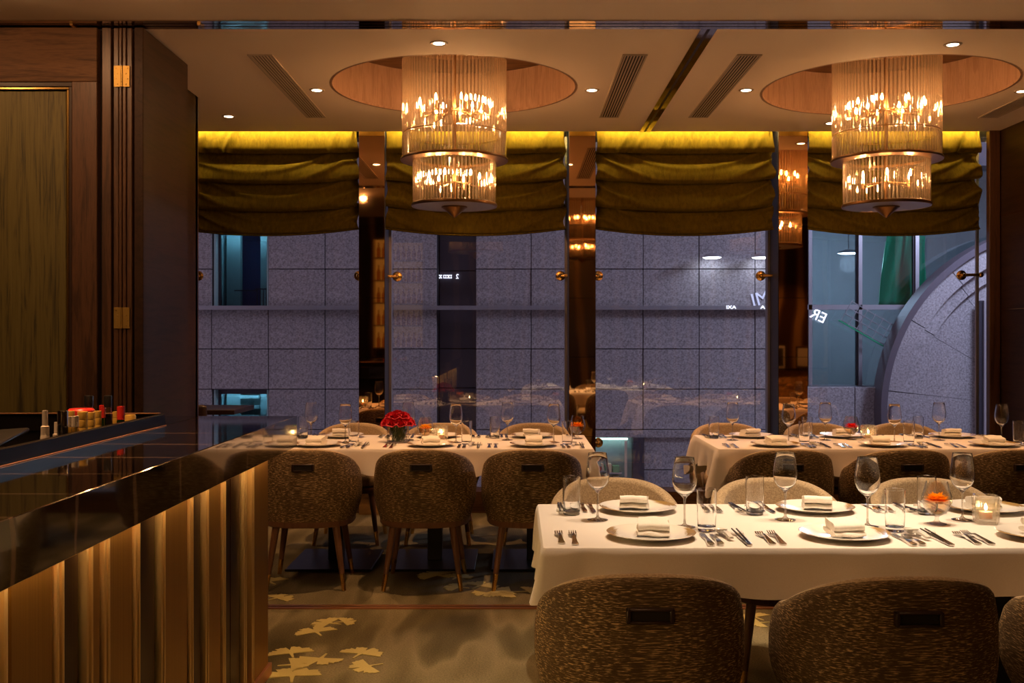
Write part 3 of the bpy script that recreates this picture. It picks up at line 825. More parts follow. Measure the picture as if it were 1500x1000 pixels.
# small shop display low in the facade
sx0, sx1, sz0, sz1 = colx2[2] + .0, colx2[3], PZ(747, FY), PZ(640, FY)
shop = empty('shop_display', 'small lit shop display of boxes low in the granite facade', 'display', ((sx0 + sx1) / 2, FY, sz0), kind='structure')
W = (sx1 - sx0) / 2; H = sz1 - sz0
boxo('back_wall', m['teal_wall'], shop, -W, W, .045, .058, 0, H)
boxo('door_post', m['alu_dark'], shop, W - .14, W, -.12, .04, 0, H); boxo('door_handle', m['paper_white'], shop, W - .24, W - .21, -.06, -.04, H - .5, H - .04)
for k in range(4):
    boxo('shelf', m['alu_frame'], shop, -W, W - .28, -.12, .04, .03 + k * .15, .04 + k * .15)
    for q in range(4):
        boxo('carton', m[('box_green', 'box_red', 'box_cream')[(k + q) % 3]], shop, -W + .02 + q * .1, -W + .10 + q * .1, -.10, .02, .04 + k * .15, .04 + k * .15 + random.uniform(.05, .11))
boxo('lamp', m['shop_lamp'], shop, -W, W - .2, -.04, .0, H - .03, H - .01)

# street
S('ground_street', B().box(-12, 14, 8.62, 13.3, -3.1, -3.0), 'asphalt', None, 'street below the windows', 'street')

# stone arch with its voussoirs, and the glazed hall beside it
AX, AZ = PX(1550, FY), PZ(600, FY)
arch = empty('stone_arch', 'large round granite arch seen through the window bay by the side wall', 'arch', (AX, FY, AZ), kind='structure')
def sector(r0, r1, a0, a1, y0, y1, n=10):
    b = B(); vs = []
    for k in range(n + 1):
        a = a0 + (a1 - a0) * k / n
        for r in (r0, r1):
            for y in (y0, y1): vs.append((-r * cos(a), y, r * sin(a)))
    fs = []
    for k in range(n):
        q = 4 * k
        fs += [(q, q + 4, q + 6, q + 2), (q + 1, q + 3, q + 7, q + 5), (q, q + 1, q + 5, q + 4), (q + 2, q + 6, q + 7, q + 3)]
    fs += [(0, 2, 3, 1), (4 * n, 4 * n + 1, 4 * n + 3, 4 * n + 2)]
    return b.add(vs, fs)
angs = [-40, -15, 6.4, 30.3, 50.6, 72, 95]
for a0, a1 in zip(angs[:-1], angs[1:]):
    a0, a1 = radians(a0), radians(a1)
    e = .0025
    put('moulding_block', sector(2.26, 2.34, a0, a1, -.26, .05, 12).mesh('moulding_block', m['granite_dark'], 40), arch)
    put('voussoir', sector(2.04, 2.257, a0 + e, a1 - e, -.20, .1, 12).mesh('voussoir', m['granite'], 40), arch)
    put('voussoir', sector(1.863, 2.03, a0 + e, a1 - e, -.10, .1, 12).mesh('voussoir', m['granite'], 40), arch)
    put('tympanum_block', sector(.05, 1.858, a0 + e * .6, a1 - e * .6, -.02, .1, 12).mesh('tympanum_block', m['granite'], 40), arch)
boxo('post', m['alu_dark'], arch, PX(1424, FY) - AX, PX(1429, FY) - AX, -.20, -.12, -1.5, PZ(441, FY) - AZ); boxo('post', m['alu_frame'], arch, PX(1429, FY) - AX, PX(1435, FY) - AX, -.24, -.12, -1.5, PZ(441, FY) - AZ)

hall = empty('glazed_hall', 'blue lit glazed hall beside the stone arch', 'building', (4.6, FY + .35, PZ(566, FY + .35)), kind='structure')
FH = FY + .35
hz = PZ(566, FH)
boxo('back_wall', m['far_room'], hall, -1.6, 4.4, 2.6, 2.7, -.4, 3.2)
boxo('side_wall', m['far_room'], hall, -1.7, -1.6, .0, 2.7, -.4, 3.2); boxo('hall_floor', m['alu_dark'], hall, -1.6, 4.4, .05, 2.7, -.4, -.3)
boxo('hall_ceiling', m['far_room'], hall, -1.6, 4.4, .05, 2.7, 3.1, 3.2)
vx = [PX(1184, FH), PX(1257, FH), PX(1340, FH), 6.6]
vz = [hz, PZ(450, FH), 3.6]
for i in range(3):
    for j in range(2):
        boxo('pane', m['far_glass'], hall, vx[i] - 4.6, vx[i + 1] - 4.6, 0, .006, vz[j] - hz, vz[j + 1] - hz)
for x in vx[:3]:
    boxo('mullion', m['alu_frame'], hall, x - 4.6 - .012, x - 4.6 + .035, -.06, .03, 0, 2.9)
    boxo('mullion_shadow_strip', m['alu_dark'], hall, x - 4.6 - .03, x - 4.6 - .012, -.03, .03, 0, 2.9)  # dark strip painted in for the shadow gap beside each mullion
boxo('transom', m['alu_frame'], hall, 3.66 - 4.6, 2.0, -.06, .03, vz[1] - hz - .032, vz[1] - hz + .032)
boxo('sill', m['granite'], hall, 3.66 - 4.6, .4, -.29, .03, -.04, 0)
lp = empty('hall_lamp', 'cool white ceiling lamp inside the glazed hall', 'lamp', (PX(1243, 14.2), 14.2, PZ(371, 14.2)))
put('shade', B().lathe([(.05, .05), (.15, .012), (.15, 0), (.14, 0)], 24).mesh('shade', m['alu_frame'], 40), lp)
put('diffuser', B().lathe([(0, -.012), (.10, -.006), (.14, .002), (.14, .006), (0, .006)], 24).mesh('diffuser', m['cool_lamp'], 40), lp)
put('cord', B().tube((0, 0, .05), (0, 0, 3.5 - PZ(371, 14.2)), .006, seg=6).mesh('cord', m['alu_dark']), lp)
ld = bpy.data.lights.new('hall_point', 'POINT'); ld.energy = 80; ld.color = (.68, .84, 1.0); ld.shadow_soft_size = .12
lo = bpy.data.objects.new('hall_point', ld); COL.objects.link(lo); lo.parent = lp; lo.location = (0, 0, -.15)
# green banner and its slanted awning frame
def banner(u, v):
    return (PX(1297, 13.6) + u * .52 - .10 * v * (1 - u), 13.55 + .05 * sin(u * 14 + v * 3), PZ(346, 13.6) - v * (PZ(346, 13.6) - PZ(447, 13.6)))
gb = put('green_banner', B().grid(banner, 36, 14).mesh('green_banner', m['green_cloth'], 180))
sol = gb.modifiers.new('thick', 'SOLIDIFY'); sol.thickness = .012
tag(gb, 'green cloth banner hanging in the glazed hall', 'banner')
aw = empty('awning_frame', 'slanted white awning frame edged in green beside the arch', 'awning', (PX(1275, 13.15), 13.15, PZ(475, 13.15)))
aw.rotation_euler = (0, radians(30), 0)
for k in range(4): boxo('rafter', m['alu_frame'], aw, -.36, .36, -.02, .0, -.14 + k * .09, -.131 + k * .09)
for k in range(7): boxo('crossbar', m['alu_frame'], aw, -.36 + k * .115, -.353 + k * .115, -.022, -.004, -.15, .15)
boxo('green_edge', m['green_cloth'], aw, -.38, .40, -.012, .012, -.165, -.15)

# facade lamps
for px, lb in ((1043, 'cool white lamp on the facade, over the gap between the far tables'), (1115, 'cool white lamp on the facade beside the last mirrored column')):
    x, z = PX(px, 12.8), PZ(377, 12.8)
    l = empty('facade_lamp', lb, 'lamp', (x, 12.8, z), group='facade lamps')
    put('head', B().lathe([(0, .05), (.05, .05), (.12, .01), (.12, 0), (.11, 0)], 20).mesh('head', m['alu_frame'], 40), l)
    put('diffuser', B().lathe([(0, -.02), (.09, -.012), (.115, 0), (.115, .004), (0, .004)], 20).mesh('diffuser', m['cool_lamp'], 40), l)
    boxo('arm', m['alu_frame'], l, -.01, .01, 0, .23, .03, .05)
sl = empty('unseen_street_lamp', 'cool white street lamp standing beyond the stone arch', 'lamp', (6.3, 10.9, -3))  # street lamp out of view, added for the cool light on the facade
put('pole', B().tube((0, 0, 0), (0, 0, 7.0), .06, .04, 10).mesh('pole', m['alu_dark'], 40), sl)
put('head', B().bbox(-.35, .1, -.12, .12, 7.0, 7.1, .02).mesh('head', m['alu_frame']), sl)
ld = bpy.data.lights.new('added_street_light', 'POINT'); ld.energy = 220; ld.color = (.66, .74, 1.0); ld.shadow_soft_size = .35
lo = bpy.data.objects.new('added_street_light', ld); COL.objects.link(lo); lo.parent = sl; lo.location = (-.2, 0, 6.85)

# glowing mirrored letters standing in for reflections of signs
def sign(txt, px, py, d, h, mat, lb, rot=0, w=None):
    cu = bpy.data.curves.new('sign_reflection', 'FONT'); cu.body = txt; cu.size = h; cu.extrude = .006; cu.align_x = 'CENTER'; cu.align_y = 'CENTER'
    cu.materials.append(m[mat])
    tmp = bpy.data.objects.new('sign_reflection_curve', cu); COL.objects.link(tmp)
    me = bpy.data.meshes.new_from_object(tmp.evaluated_get(bpy.context.evaluated_depsgraph_get()))
    bpy.data.objects.remove(tmp)
    o = put('sign_reflection', me)
    o.location = (PX(px, d), d, PZ(py, d)); o.rotation_euler = (pi / 2, radians(rot), 0); o.scale = (-(w or 1), 1, 1)
    return tag(o, lb, 'lettering')
sign('ER', 1199, 463, 13.28, .19, 'sign_white', 'slanted white letters ER seen back to front beside the awning frame', 25)
sign('AXI', 1071, 450, FY - .11, .06, 'sign_white', 'small white letters AXI seen back to front on the ledge across the street', 0, 1.3)
sign('XA', 1121, 450, FY - .11, .06, 'sign_white', 'small white letters XA seen back to front on the ledge across the street', 0, 1.5)
sign('MI', 1114, 438, 12.992, .24, 'sign_dim', 'faint pale letters MI seen back to front above the ledge', -14)
sign('2', 670, 405, 13.35, .085, 'sign_white', 'small white figure 2 seen back to front on the facade recess')
for px, n, lb in ((656, 5, 'illegible lit white characters beside the figure 2 on the facade recess'), (643, 4, 'illegible lit white characters farthest from the figure 2 on the facade recess')):
    b = B(); d = 13.35
    for q in range(n):
        x = (q - n / 2) * .023
        b.box(x, x + .018, -.004, .004, -.022, -.012).box(x, x + .018, -.004, .004, .012, .022).box(x + .006 * (q % 3), x + .006 * (q % 3) + .006, -.004, .004, -.012, .012)
    tag(put('sign_reflection', b.mesh('sign_reflection', m['sign_white']), None, (PX(px, d), d, PZ(405, d))), lb, 'lettering')

# ================================================================== BAR
HB, BX, BY = 1.065, -.943, 4.41
bar = empty('bar_counter', 'black marble bar counter with brushed brass panelled front', 'bar', (BX, BY, 0))
def Q(name, mat, x0, x1, y0, y1, z0, z1, bev=.002, par=None):
    return boxo(name, m[mat], par or bar, x0 - BX, x1 - BX, y0 - BY, y1 - BY, z0, z1, bev)
TX0, TX1, TY1 = -2.2, -1.347, 3.90       # sunken station
Q('counter_top', 'black_marble', TX1, BX, -1.0, BY, .935, HB)
Q('counter_top', 'black_marble', -2.9, TX1, TY1 + .03, BY, .935, HB)
Q('counter_top', 'black_marble', -2.9, TX0, -1.0, TY1 + .03, .935, HB)
Q('upstand', 'upstand_stone', TX1 - .018, TX1, -1.0, TY1 + .03, HB - .02, HB + .045)
Q('upstand', 'upstand_stone', TX0, TX1 - .018, TY1 + .01, TY1 + .03, HB - .02, HB + .045)
Q('copper_edge', 'copper', TX0, TX1 - .018, TY1 + .004, TY1 + .032, HB + .045, HB + .049, .001)
Q('copper_edge', 'copper', TX1 + .004, TX1 + .010, -1.0, TY1 + .02, HB, HB + .003, .001)
Q('station_floor', 'black_metal', TX0, TX1, -1.0, TY1 + .01, .95, .97)
PXF = -1.03
Q('carcass', 'dark_void', -2.8, PXF - .03, -.9, 4.22, .0, .935, 0)
Q('plinth', 'copper', PXF - .03, PXF + .012, -.9, 4.27, 0, .05)
# brass boards of the bar front: y0, y1, kind (b bright, d dark, t thin bright strip)
boards = [(1.50, 1.72, 'b'), (1.735, 1.755, 't'), (1.77, 1.95, 'd'), (1.965, 1.985, 't'), (2.0, 2.03, 't'), (2.055, 2.075, 't'),
          (2.095, 2.285, 'b'), (2.292, 2.306, 't'), (2.318, 2.332, 't'), (2.340, 2.440, 'd'), (2.452, 2.464, 't'), (2.478, 2.490, 't'), (2.498, 2.545, 'b'), (2.556, 2.570, 't'), (2.580, 2.594, 't'),
          (2.602, 2.758, 'b'), (2.768, 2.780, 't'), (2.790, 2.802, 't'), (2.810, 2.955, 'd'), (2.968, 2.980, 't'), (2.992, 3.004, 't'),
          (3.014, 3.222, 'b'), (3.232, 3.242, 't'), (3.252, 3.264, 't'), (3.274, 3.380, 'd'), (3.392, 3.404, 't'), (3.416, 3.428, 't'),
          (3.438, 3.585, 'b'), (3.595, 3.606, 't'), (3.616, 3.628, 't'), (3.638, 3.730, 'd'), (3.735, 3.860, 'd'), (3.872, 3.884, 't'), (3.896, 3.908, 't'), (3.985, 3.997, 't'), (4.008, 4.020, 't')]
y = 1.5
while y > -.6:
    boards += [(y - .22, y - .02, 'b'), (y - .26, y - .24, 't'), (y - .42, y - .28, 'd'), (y - .46, y - .44, 't')]; y -= .48
for y0, y1, k in boards:
    if k == 'b': Q('brass_board', 'brushed_brass', PXF - .03, PXF - .004, y0, y1, .05, .930, .003)
    elif k == 'd': Q('bronze_board', 'brushed_bronze', PXF - .03, PXF - .012, y0, y1, .05, .930, .003)
    else: Q('brass_strip', 'pale_brass', PXF - .03, PXF + .004, y0 + (y1 - y0) * .2, y1 - (y1 - y0) * .2, .05, .930, .003)
Q('end_panel', 'brushed_brass', PXF - .16, PXF, 4.03, 4.256, .0, .930, .004)
lt = empty('bar_light', 'hidden light tape under the overhang of the bar counter', 'light', (-.985, 1.8, .934))
boxo('channel', m['alu_frame'], lt, -.012, .012, -2.6, 2.44, -.004, .001)
boxo('tape', m['bar_tape'], lt, -.008, .008, -2.6, 2.44, -.010, -.004)

# bottles and jars in the sunken station
def bottle(px, ytop, d, r, style, lb, grp='bottles in the bar station'):
    zt = PZ(ytop, d); z0 = .970; h = zt - z0
    o = empty('bottle', lb, 'bottle', (PX(px, d), d, z0), group=grp)
    if style == 'shaker':
        put('body', B().lathe([(0, 0), (r, 0), (r, h * .45), (r * .95, h * .5)], 18).mesh('body', m['chrome'], 40), o)
        put('cap', B().lathe([(r * .9, h * .5), (r * .98, h * .52), (r * .98, h - .004), (r * .9, h), (0, h)], 18).mesh('cap', m['chrome'], 40), o)
        return
    caps = {'gold': 'gold_cap', 'black': 'black_plastic', 'red': 'red_cap', 'white': 'white_cap'}
    if style in ('soy', 'goldjar'):
        put('body', B().lathe([(0, 0), (r * 1.1, 0), (r * 1.1, h * .50), (r * .9, h * .56), (0, h * .56)], 18).mesh('body', m['dark_sauce' if style == 'soy' else 'oil_glass'], 40), o)
        cb = B()
        for k in range(3):
            z = h * (.57 + .143 * k); cb.lathe([(0, z), (r, z), (r * 1.02, z + h * .02), (r * 1.02, z + h * .12), (r, z + h * .135), (0, z + h * .135)], 18)
        put('cap', cb.mesh('cap', m['gold_cap'], 40), o)
    elif style == 'white':
        put('body', B().lathe([(0, 0), (r * 1.1, 0), (r * 1.1, h * .55), (r, h * .6), (0, h * .6)], 18).mesh('body', m['white_cap'], 40), o)
        put('cap', B().lathe([(0, h * .6), (r, h * .6), (r, h * .74), (r * .68, h * .75), (r * .66, h), (0, h)], 18).mesh('cap', m['white_cap'], 40), o)
    elif style == 'clear':
        put('body', B().lathe([(0, 0), (r, 0), (r, h * .72), (r * .8, h * .8)], 18).mesh('body', m['oil_glass'], 40), o)
        put('cap', B().lathe([(0, h * .8), (r * .85, h * .8), (r * .85, h), (0, h)], 18).mesh('cap', m['white_cap'], 40), o)
    elif style == 'cruet':
        put('body', B().lathe([(0, 0), (r * 1.5, 0), (r * 1.6, h * .08), (r * 1.25, h * .3), (r * .85, h * .5), (r * .72, h * .82)], 20).mesh('body', m['thin_glass'], 60), o)
        put('oil', B().lathe([(0, .004), (r * 1.45, .004), (r * 1.5, h * .08), (r * 1.2, h * .27), (0, h * .27)], 20).mesh('oil', m['oil_glass'], 60), o)
        put('cap', B().lathe([(0, h * .82), (r * .85, h * .82), (r * .9, h * .98), (r * .8, h), (0, h)], 18).mesh('cap', m['black_plastic'], 40), o)
    elif style == 'green':
        put('body', B().lathe([(0, 0), (r, 0), (r, h * .7), (r * .75, h * .78), (0, h * .78)], 18).mesh('body', m['green_glass'], 40), o)
        put('cap', B().lathe([(0, h * .74), (r * .95, h * .74), (r * .95, h), (0, h)], 18).mesh('cap', m['red_cap'], 40), o)
    elif style == 'jar':
        put('body', B().lathe([(0, 0), (r, 0), (r, h * .8), (r * .9, h * .84)], 24).mesh('body', m['oil_glass'], 40), o)
        put('lid', B().lathe([(0, h * .84), (r * 1.04, h * .84), (r * 1.06, h * .88), (r * 1.04, h - .006), (r * .9, h), (0, h)], 24).mesh('lid', m['red_cap'], 40), o)
    elif style == 'lowgold':
        put('body', B().lathe([(0, 0), (r, 0), (r, h * .7), (0, h * .7)], 18).mesh('body', m['oil_glass'], 40), o)
        put('cap', B().lathe([(0, h * .7), (r * 1.03, h * .7), (r * 1.05, h * .95), (r * .95, h), (0, h)], 18).mesh('cap', m['gold_cap'], 40), o)
for a in [(66, 601, 3.30, .013, 'white', 'slim white dispenser bottle standing apart beside the black tray'), (92, 601, 3.28, .017, 'shaker', 'small chrome shaker beside the white dispenser'),
          (83, 618, 3.40, .012, 'white', 'short white bottle peeping out behind the chrome shaker'), (101, 610, 3.40, .011, 'clear', 'small clear bottle with white cap just past the chrome shaker'), (110, 609, 3.32, .013, 'clear', 'clear oil bottle with white cap before the gold cap bottles'),
          (103, 601, 3.60, .014, 'goldjar', 'gold capped jar behind the small clear bottles'),
          (121, 602, 3.42, .016, 'soy', 'dark sauce bottle, first of the gold capped pair'), (133, 603, 3.52, .014, 'soy', 'dark sauce bottle, second of the gold capped pair'), (143, 601, 3.64, .013, 'goldjar', 'gold capped jar next to the dark sauce bottles'),
          (119, 598, 3.72, .045, 'jar', 'wide jar with a red lid behind the gold caps'), (130, 579, 3.82, .019, 'cruet', 'glass cruet with black stopper behind the red lidded jar'),
          (158, 579, 3.62, .016, 'cruet', 'tall glass cruet with black stopper next to the green bottles'), (150, 593, 3.80, .012, 'green', 'red capped green bottle behind the tall cruet'),
          (177, 595, 3.72, .014, 'green', 'red capped dark green bottle past the tall cruet'), (169, 602, 3.80, .010, 'goldjar', 'thin gold topped bottle between cruet and green bottle'), (191, 607, 3.78, .019, 'lowgold', 'low gold lidded pot at the far end of the station')]:
    bottle(*a)
# dark bar gear at the frame edge
tr = empty('bar_tray', 'black tilted tray leaning in the bar station', 'tray', (-1.62, 3.02, .970))
tb = B().bbox(-.30, .145, -.11, .13, .115, .130, .006, 2)
o = put('tray', tb.mesh('tray', m['black_plastic'], 40), tr, (0, 0, 0), (radians(9), radians(-4), 0))
put('stand', B().bbox(-.28, .10, -.08, .10, 0, .10, .01).mesh('stand', m['black_plastic'], 40), tr)
put('rim', B().bbox(-.30, .148, -.113, -.105, .128, .134, .002).mesh('rim', m['chrome'], 40), tr, (0, 0, 0), (radians(9), radians(-4), 0))
sc = empty('bar_scanner', 'black handheld scanner lying beside the tray', 'device', (-1.43, 3.02, .970))
put('body', B().bbox(-.06, .065, -.035, .035, .05, .085, .010, 2).mesh('body', m['black_plastic'], 40), sc, (0, 0, 0), (0, radians(14), radians(8)))
put('lens', B().lathe([(0, -.02), (.028, -.016), (.036, 0), (.028, .016), (0, .02)], 16).mesh('lens', m['black_metal'], 60), sc, (-.005, -.045, .045), (pi / 2, 0, 0))
put('foot', B().bbox(-.04, .04, -.03, .03, 0, .05, .006).mesh('foot', m['black_plastic'], 40), sc)

# ================================================================== TABLES
TH = .75
def table(name, x0, x1, y0, y1, lb, clb, seed, drop=.20, flare=.06, ear=.75):
    t = empty(name, lb, 'table', ((x0 + x1) / 2, (y0 + y1) / 2, 0), group='cloth-covered dining tables')
    L, D = (x1 - x0) / 2, (y1 - y0) / 2
    boxo('tabletop', m['dark_wood_x'], t, -L + .006, L - .006, -D + .006, D - .006, TH - .035, TH - .004, .004)
    boxo('apron', m['black_metal'], t, -L + .15, L - .15, -D + .10, D - .10, TH - .10, TH - .035)
    for k, sx in enumerate((-.62, 0, .62)):
        if name == 'front_table' and k == 1: continue
        boxo('pedestal', m['black_metal'], t, sx - .045, sx + .045, -.045, .045, .015, TH - .10, .004)
        boxo('base_plate', m['black_metal'], t, sx - .26, sx + .26, -.30, .30, 0, .015, .004)
    # cloth
    rnd = random.Random(seed)
    per = []
    r = .012
    n1, n2, nc = 96, 44, 5
    def seg(ax, ay, bx, by, n):
        for k in range(n): per.append((ax + (bx - ax) * k / n, ay + (by - ay) * k / n))
    def arc(cx, cy, a0):
        for k in range(nc):
            a = radians(a0 + 90 * k / nc); per.append((cx + r * cos(a), cy + r * sin(a)))
    seg(-L + r, -D, L - r, -D, n1); arc(L - r, -D + r, -90); seg(L, -D + r, L, D - r, n2); arc(L - r, D - r, 0)
    seg(L - r, D, -L + r, D, n1); arc(-L + r, D - r, 90); seg(-L, D - r, -L, -D + r, n2); arc(-L + r, -D + r, 180)
    N = len(per); rows = 14
    waves = [(rnd.choice([9, 13, 17, 23, 31]), rnd.uniform(0, 6.28), rnd.uniform(.002, .006)) for _ in range(5)]
    b = B(); vs = []; fs = []
    dl = [[] for _ in range(rows + 1)]
    for j in range(rows + 1):
        v = j / rows
        for i, (x, y) in enumerate(per):
            ex = L - abs(x); ey = D - abs(y)
            cd = sqrt(ex * ex + ey * ey)                       # distance to the table corner
            c = exp(-(cd / .10) ** 2); c2 = exp(-(cd / .16) ** 2)
            nx = (x / L) ** 31; ny = (y / D) ** 31 if abs(y) < D else (1 if y > 0 else -1)
            nx = max(-1, min(1, nx)); ln = max(1e-6, sqrt(nx * nx + ny * ny)); nx /= ln; ny /= ln
            a = 2 * pi * i / N
            wv = sum(am * sin(f * a + p) for f, p, am in waves)
            valley = exp(-((cd - .13) / .05) ** 2)             # cloth tucks in beside each corner ear
            out = .006 + .014 * v + wv * v * v * 2 + c * flare * v ** .8 - valley * .016 * v
            dz = drop * v * (1 + ear * c2) + wv * v
            if j == 0: out = 0; dz = 0
            if j == 1: out = .004; dz = .006
            vs.append((x + nx * out, y + ny * out, TH - dz))
    for j in range(rows):
        for i in range(N):
            i2 = (i + 1) % N
            fs.append((j * N + i, (j + 1) * N + i, (j + 1) * N + i2, j * N + i2))
    vs.append((0, 0, TH)); cidx = len(vs) - 1
    for i in range(N): fs.append((i, (i + 1) % N, cidx))
    b.add(vs, fs)
    me = b.mesh('tablecloth', m['white_linen'], 50)
    c = put('tablecloth', me, None, ((x0 + x1) / 2, (y0 + y1) / 2, 0))
    tag(c, clb, 'tablecloth', 'white tablecloths')
TF, TB_ = 3.17, 4.01
table('front_table', .085, 2.02, TF, TB_, 'dining table lit brightly at the front, its black frame under the cloth', 'white cloth on the brightly lit front table', 3, .15, .012, .12)
LF, LB_ = 6.00, 6.87
table('rose_table', -1.47, .454, LF, LB_, 'dining table with red roses beside the bar, black base plates below', 'white cloth on the table with the red roses', 5, .145, .04, .5)
table('wall_table', 1.188, 3.11, LF, LB_, 'dining table below the second chandelier near the side wall', 'white cloth on the table near the side wall', 8, .15, .07, .85)

# ================================================================== CHAIRS
def S_(a, e):
    return (abs(a) ** e) * (1 if a >= 0 else -1)
CA, CB = .290, .285
TMAX = radians(112)
def plan(th, k=1.0, off=0.0):
    e = .77
    x = (CA * k - off) * S_(sin(th), e); y = -(CB * k - off) * S_(cos(th), e)
    return x, y
def topz(th):
    t = abs(th) / TMAX
    return .787 - .19 * t ** 2.0
def prof(u):      # outward scale of the shell over its height
    return .885 + .115 * sin(min(1, u / .55) * pi / 2) - .030 * max(0, (u - .72) / .28) ** 2
ZB = .385
def outer_mesh():
    b = B()
    arc = CA * 2.2
    def fn(u, v):
        th = (u * 2 - 1) * TMAX
        zt = topz(th) - .020
        if v > .875:                                  # turn over into the top roll
            a = (v - .875) / .125 * .27 * pi
            x, y = plan(th, prof(1.0), .026 * (1 - cos(a)))
            return (x, y, zt + .024 * sin(a))
        q = v / .875
        x, y = plan(th, prof(q))
        return (x, y, ZB + (zt - ZB) * q)
    b.grid(fn, 48, 16, uv=lambda u, v: (u * 1.25, ZB + (topz((u * 2 - 1) * TMAX) - ZB) * v))
    return b.mesh('outer_shell', m['chair_streak'], 180)
def lining_mesh():
    b = B()
    def fn(u, v):
        th = (u * 2 - 1) * TMAX
        zt = topz(th); k = prof(1.0)
        # v: 0 outer edge of the top roll ... 0.45 crown ... 1 foot of the inner face
        if v < .5:
            a = .27 * pi + v / .5 * .73 * pi
            off = .026 * (1 - cos(a)); z = zt - .020 + .024 * sin(a)
            x, y = plan(th, k, off)
        else:
            q = (v - .5) / .5
            z = zt - .020 - q * (zt - .020 - .43)
            x, y = plan(th, k - .03 * q, .052 + .012 * sin(q * pi))
        return (x, y, z)
    b.grid(fn, 48, 20)
    # close the two front edges of the arms
    for sgn in (-1, 1):
        th = sgn * TMAX
        vo = [(*plan(th, prof(j / 8)), ZB + (topz(th) - .020 - ZB) * j / 8) for j in range(9)]
        vi = [(*plan(th, prof(1) - .03 * (1 - j / 8), .052), ZB + (topz(th) - .020 - ZB) * j / 8) for j in range(9)]
        mid = [((a[0] + c[0]) / 2, (a[1] + c[1]) / 2 + .028, (a[2] + c[2]) / 2) for a, c in zip(vo, vi)]
        vs = vo + mid + vi
        fs = []
        for j in range(8):
            for g in (0, 9):
                f = (g + j, g + j + 1, g + j + 10, g + j + 9)
                fs.append(f if sgn > 0 else f[::-1])
        b.add(vs, fs)
    return b.mesh('lining', m['chair_beige'], 60)
def seat_mesh():
    b = B()
    pr = [(0, .40), (.86, .40), (.90, .41), (.92, .44), (.90, .468), (.82, .482), (.5, .490), (0, .492)]
    vs = []; rows = []
    n = 36
    for r, z in pr:
        if r == 0: rows.append([len(vs)]); vs.append((0, 0.02, z)); continue
        rows.append(list(range(len(vs), len(vs) + n)))
        for k in range(n):
            a = 2 * pi * k / n
            x = .245 * r * S_(cos(a), .65); y = .245 * r * S_(sin(a), .65) + .025
            vs.append((x, y, z))
    fs = []
    for a, c in zip(rows[:-1], rows[1:]):
        for k in range(n):
            k2 = (k + 1) % n
            if len(a) == 1: fs.append((a[0], c[k2], c[k]))
            elif len(c) == 1: fs.append((a[k], a[k2], c[0]))
            else: fs.append((a[k], a[k2], c[k2], c[k]))
    return b.add(vs, fs).mesh('seat_cushion', m['chair_beige'], 50)
def rim_mesh():
    b = B(); n = 44; vs = []; pr = [(.90, .352), (.97, .352), (1.0, .362), (1.0, .385), (.90, .388)]
    for r, z in pr:
        for k in range(n):
            a = 2 * pi * k / n
            vs.append((CA * .885 * r * S_(cos(a), .8), CB * .885 * r * S_(sin(a), .8), z))
    fs = []
    for j in range(len(pr) - 1):
        for k in range(n):
            k2 = (k + 1) % n; fs.append((j * n + k, j * n + k2, (j + 1) * n + k2, (j + 1) * n + k))
    fs.append(tuple(range(n - 1, -1, -1))); fs.append(tuple((len(pr) - 1) * n + k for k in range(n)))
    return b.add(vs, fs).mesh('base_rim', m['leg_wood'], 40)
def handle_meshes():
    # dark pull on the shell: a frame and a dark plate imitating a shaded recess
    f = B(); w, h, t = .061, .0195, .012
    f.bbox(-w, w, -.012, .02, h - t * .6, h, .003).bbox(-w, w, -.012, .02, -h, -h + t * .6, .003).bbox(-w, -w + t, -.012, .02, -h, h, .003).bbox(w - t, w, -.012, .02, -h, h, .003)
    s = B(); s.box(-w + .004, w - .004, -.004, .02, -h + .004, h - .004)
    return f.mesh('pull_frame', m['slot_dark'], 40), s.mesh('pull_slot', m['dark_void'])
CH = {}
CH['outer'] = outer_mesh(); CH['lining'] = lining_mesh(); CH['seat'] = seat_mesh(); CH['rim'] = rim_mesh(); CH['frame'], CH['slot'] = handle_meshes()
def leg_pts(sx, sy): return Vector((sx * .165, sy * .165, .356)), Vector((sx * .215, sy * .215, 0))
for sx in (-1, 1):
    for sy in (-1, 1):
        a, c = leg_pts(sx, sy); q = a + (c - a) * .74
        CH['leg', sx, sy] = B().tube(q, a, .0150, .0215, 12).mesh('leg', m['leg_wood'], 40)
        CH['tip', sx, sy] = B().tube(c, q, .0125, .0152, 12).mesh('brass_tip', m['brass'], 40)
def chair(x, y, rz, lb, grp):
    c = empty('tub_chair', lb, 'chair', (x, y, 0), rz, grp)
    put('outer_shell', CH['outer'], c); put('lining', CH['lining'], c); put('seat_cushion', CH['seat'], c); put('base_rim', CH['rim'], c)
    zz = .692
    _, yb = plan(0, prof((zz - ZB) / (.765 - ZB)))
    f = put('pull', CH['frame'], c, (0, yb - .005, zz)); put('slot', CH['slot'], f)
    for sx in (-1, 1):
        for sy in (-1, 1):
            l = put('leg', CH['leg', sx, sy], c); put('brass_tip', CH['tip', sx, sy], l)
    return c
g = 'tub chairs around the dining tables'
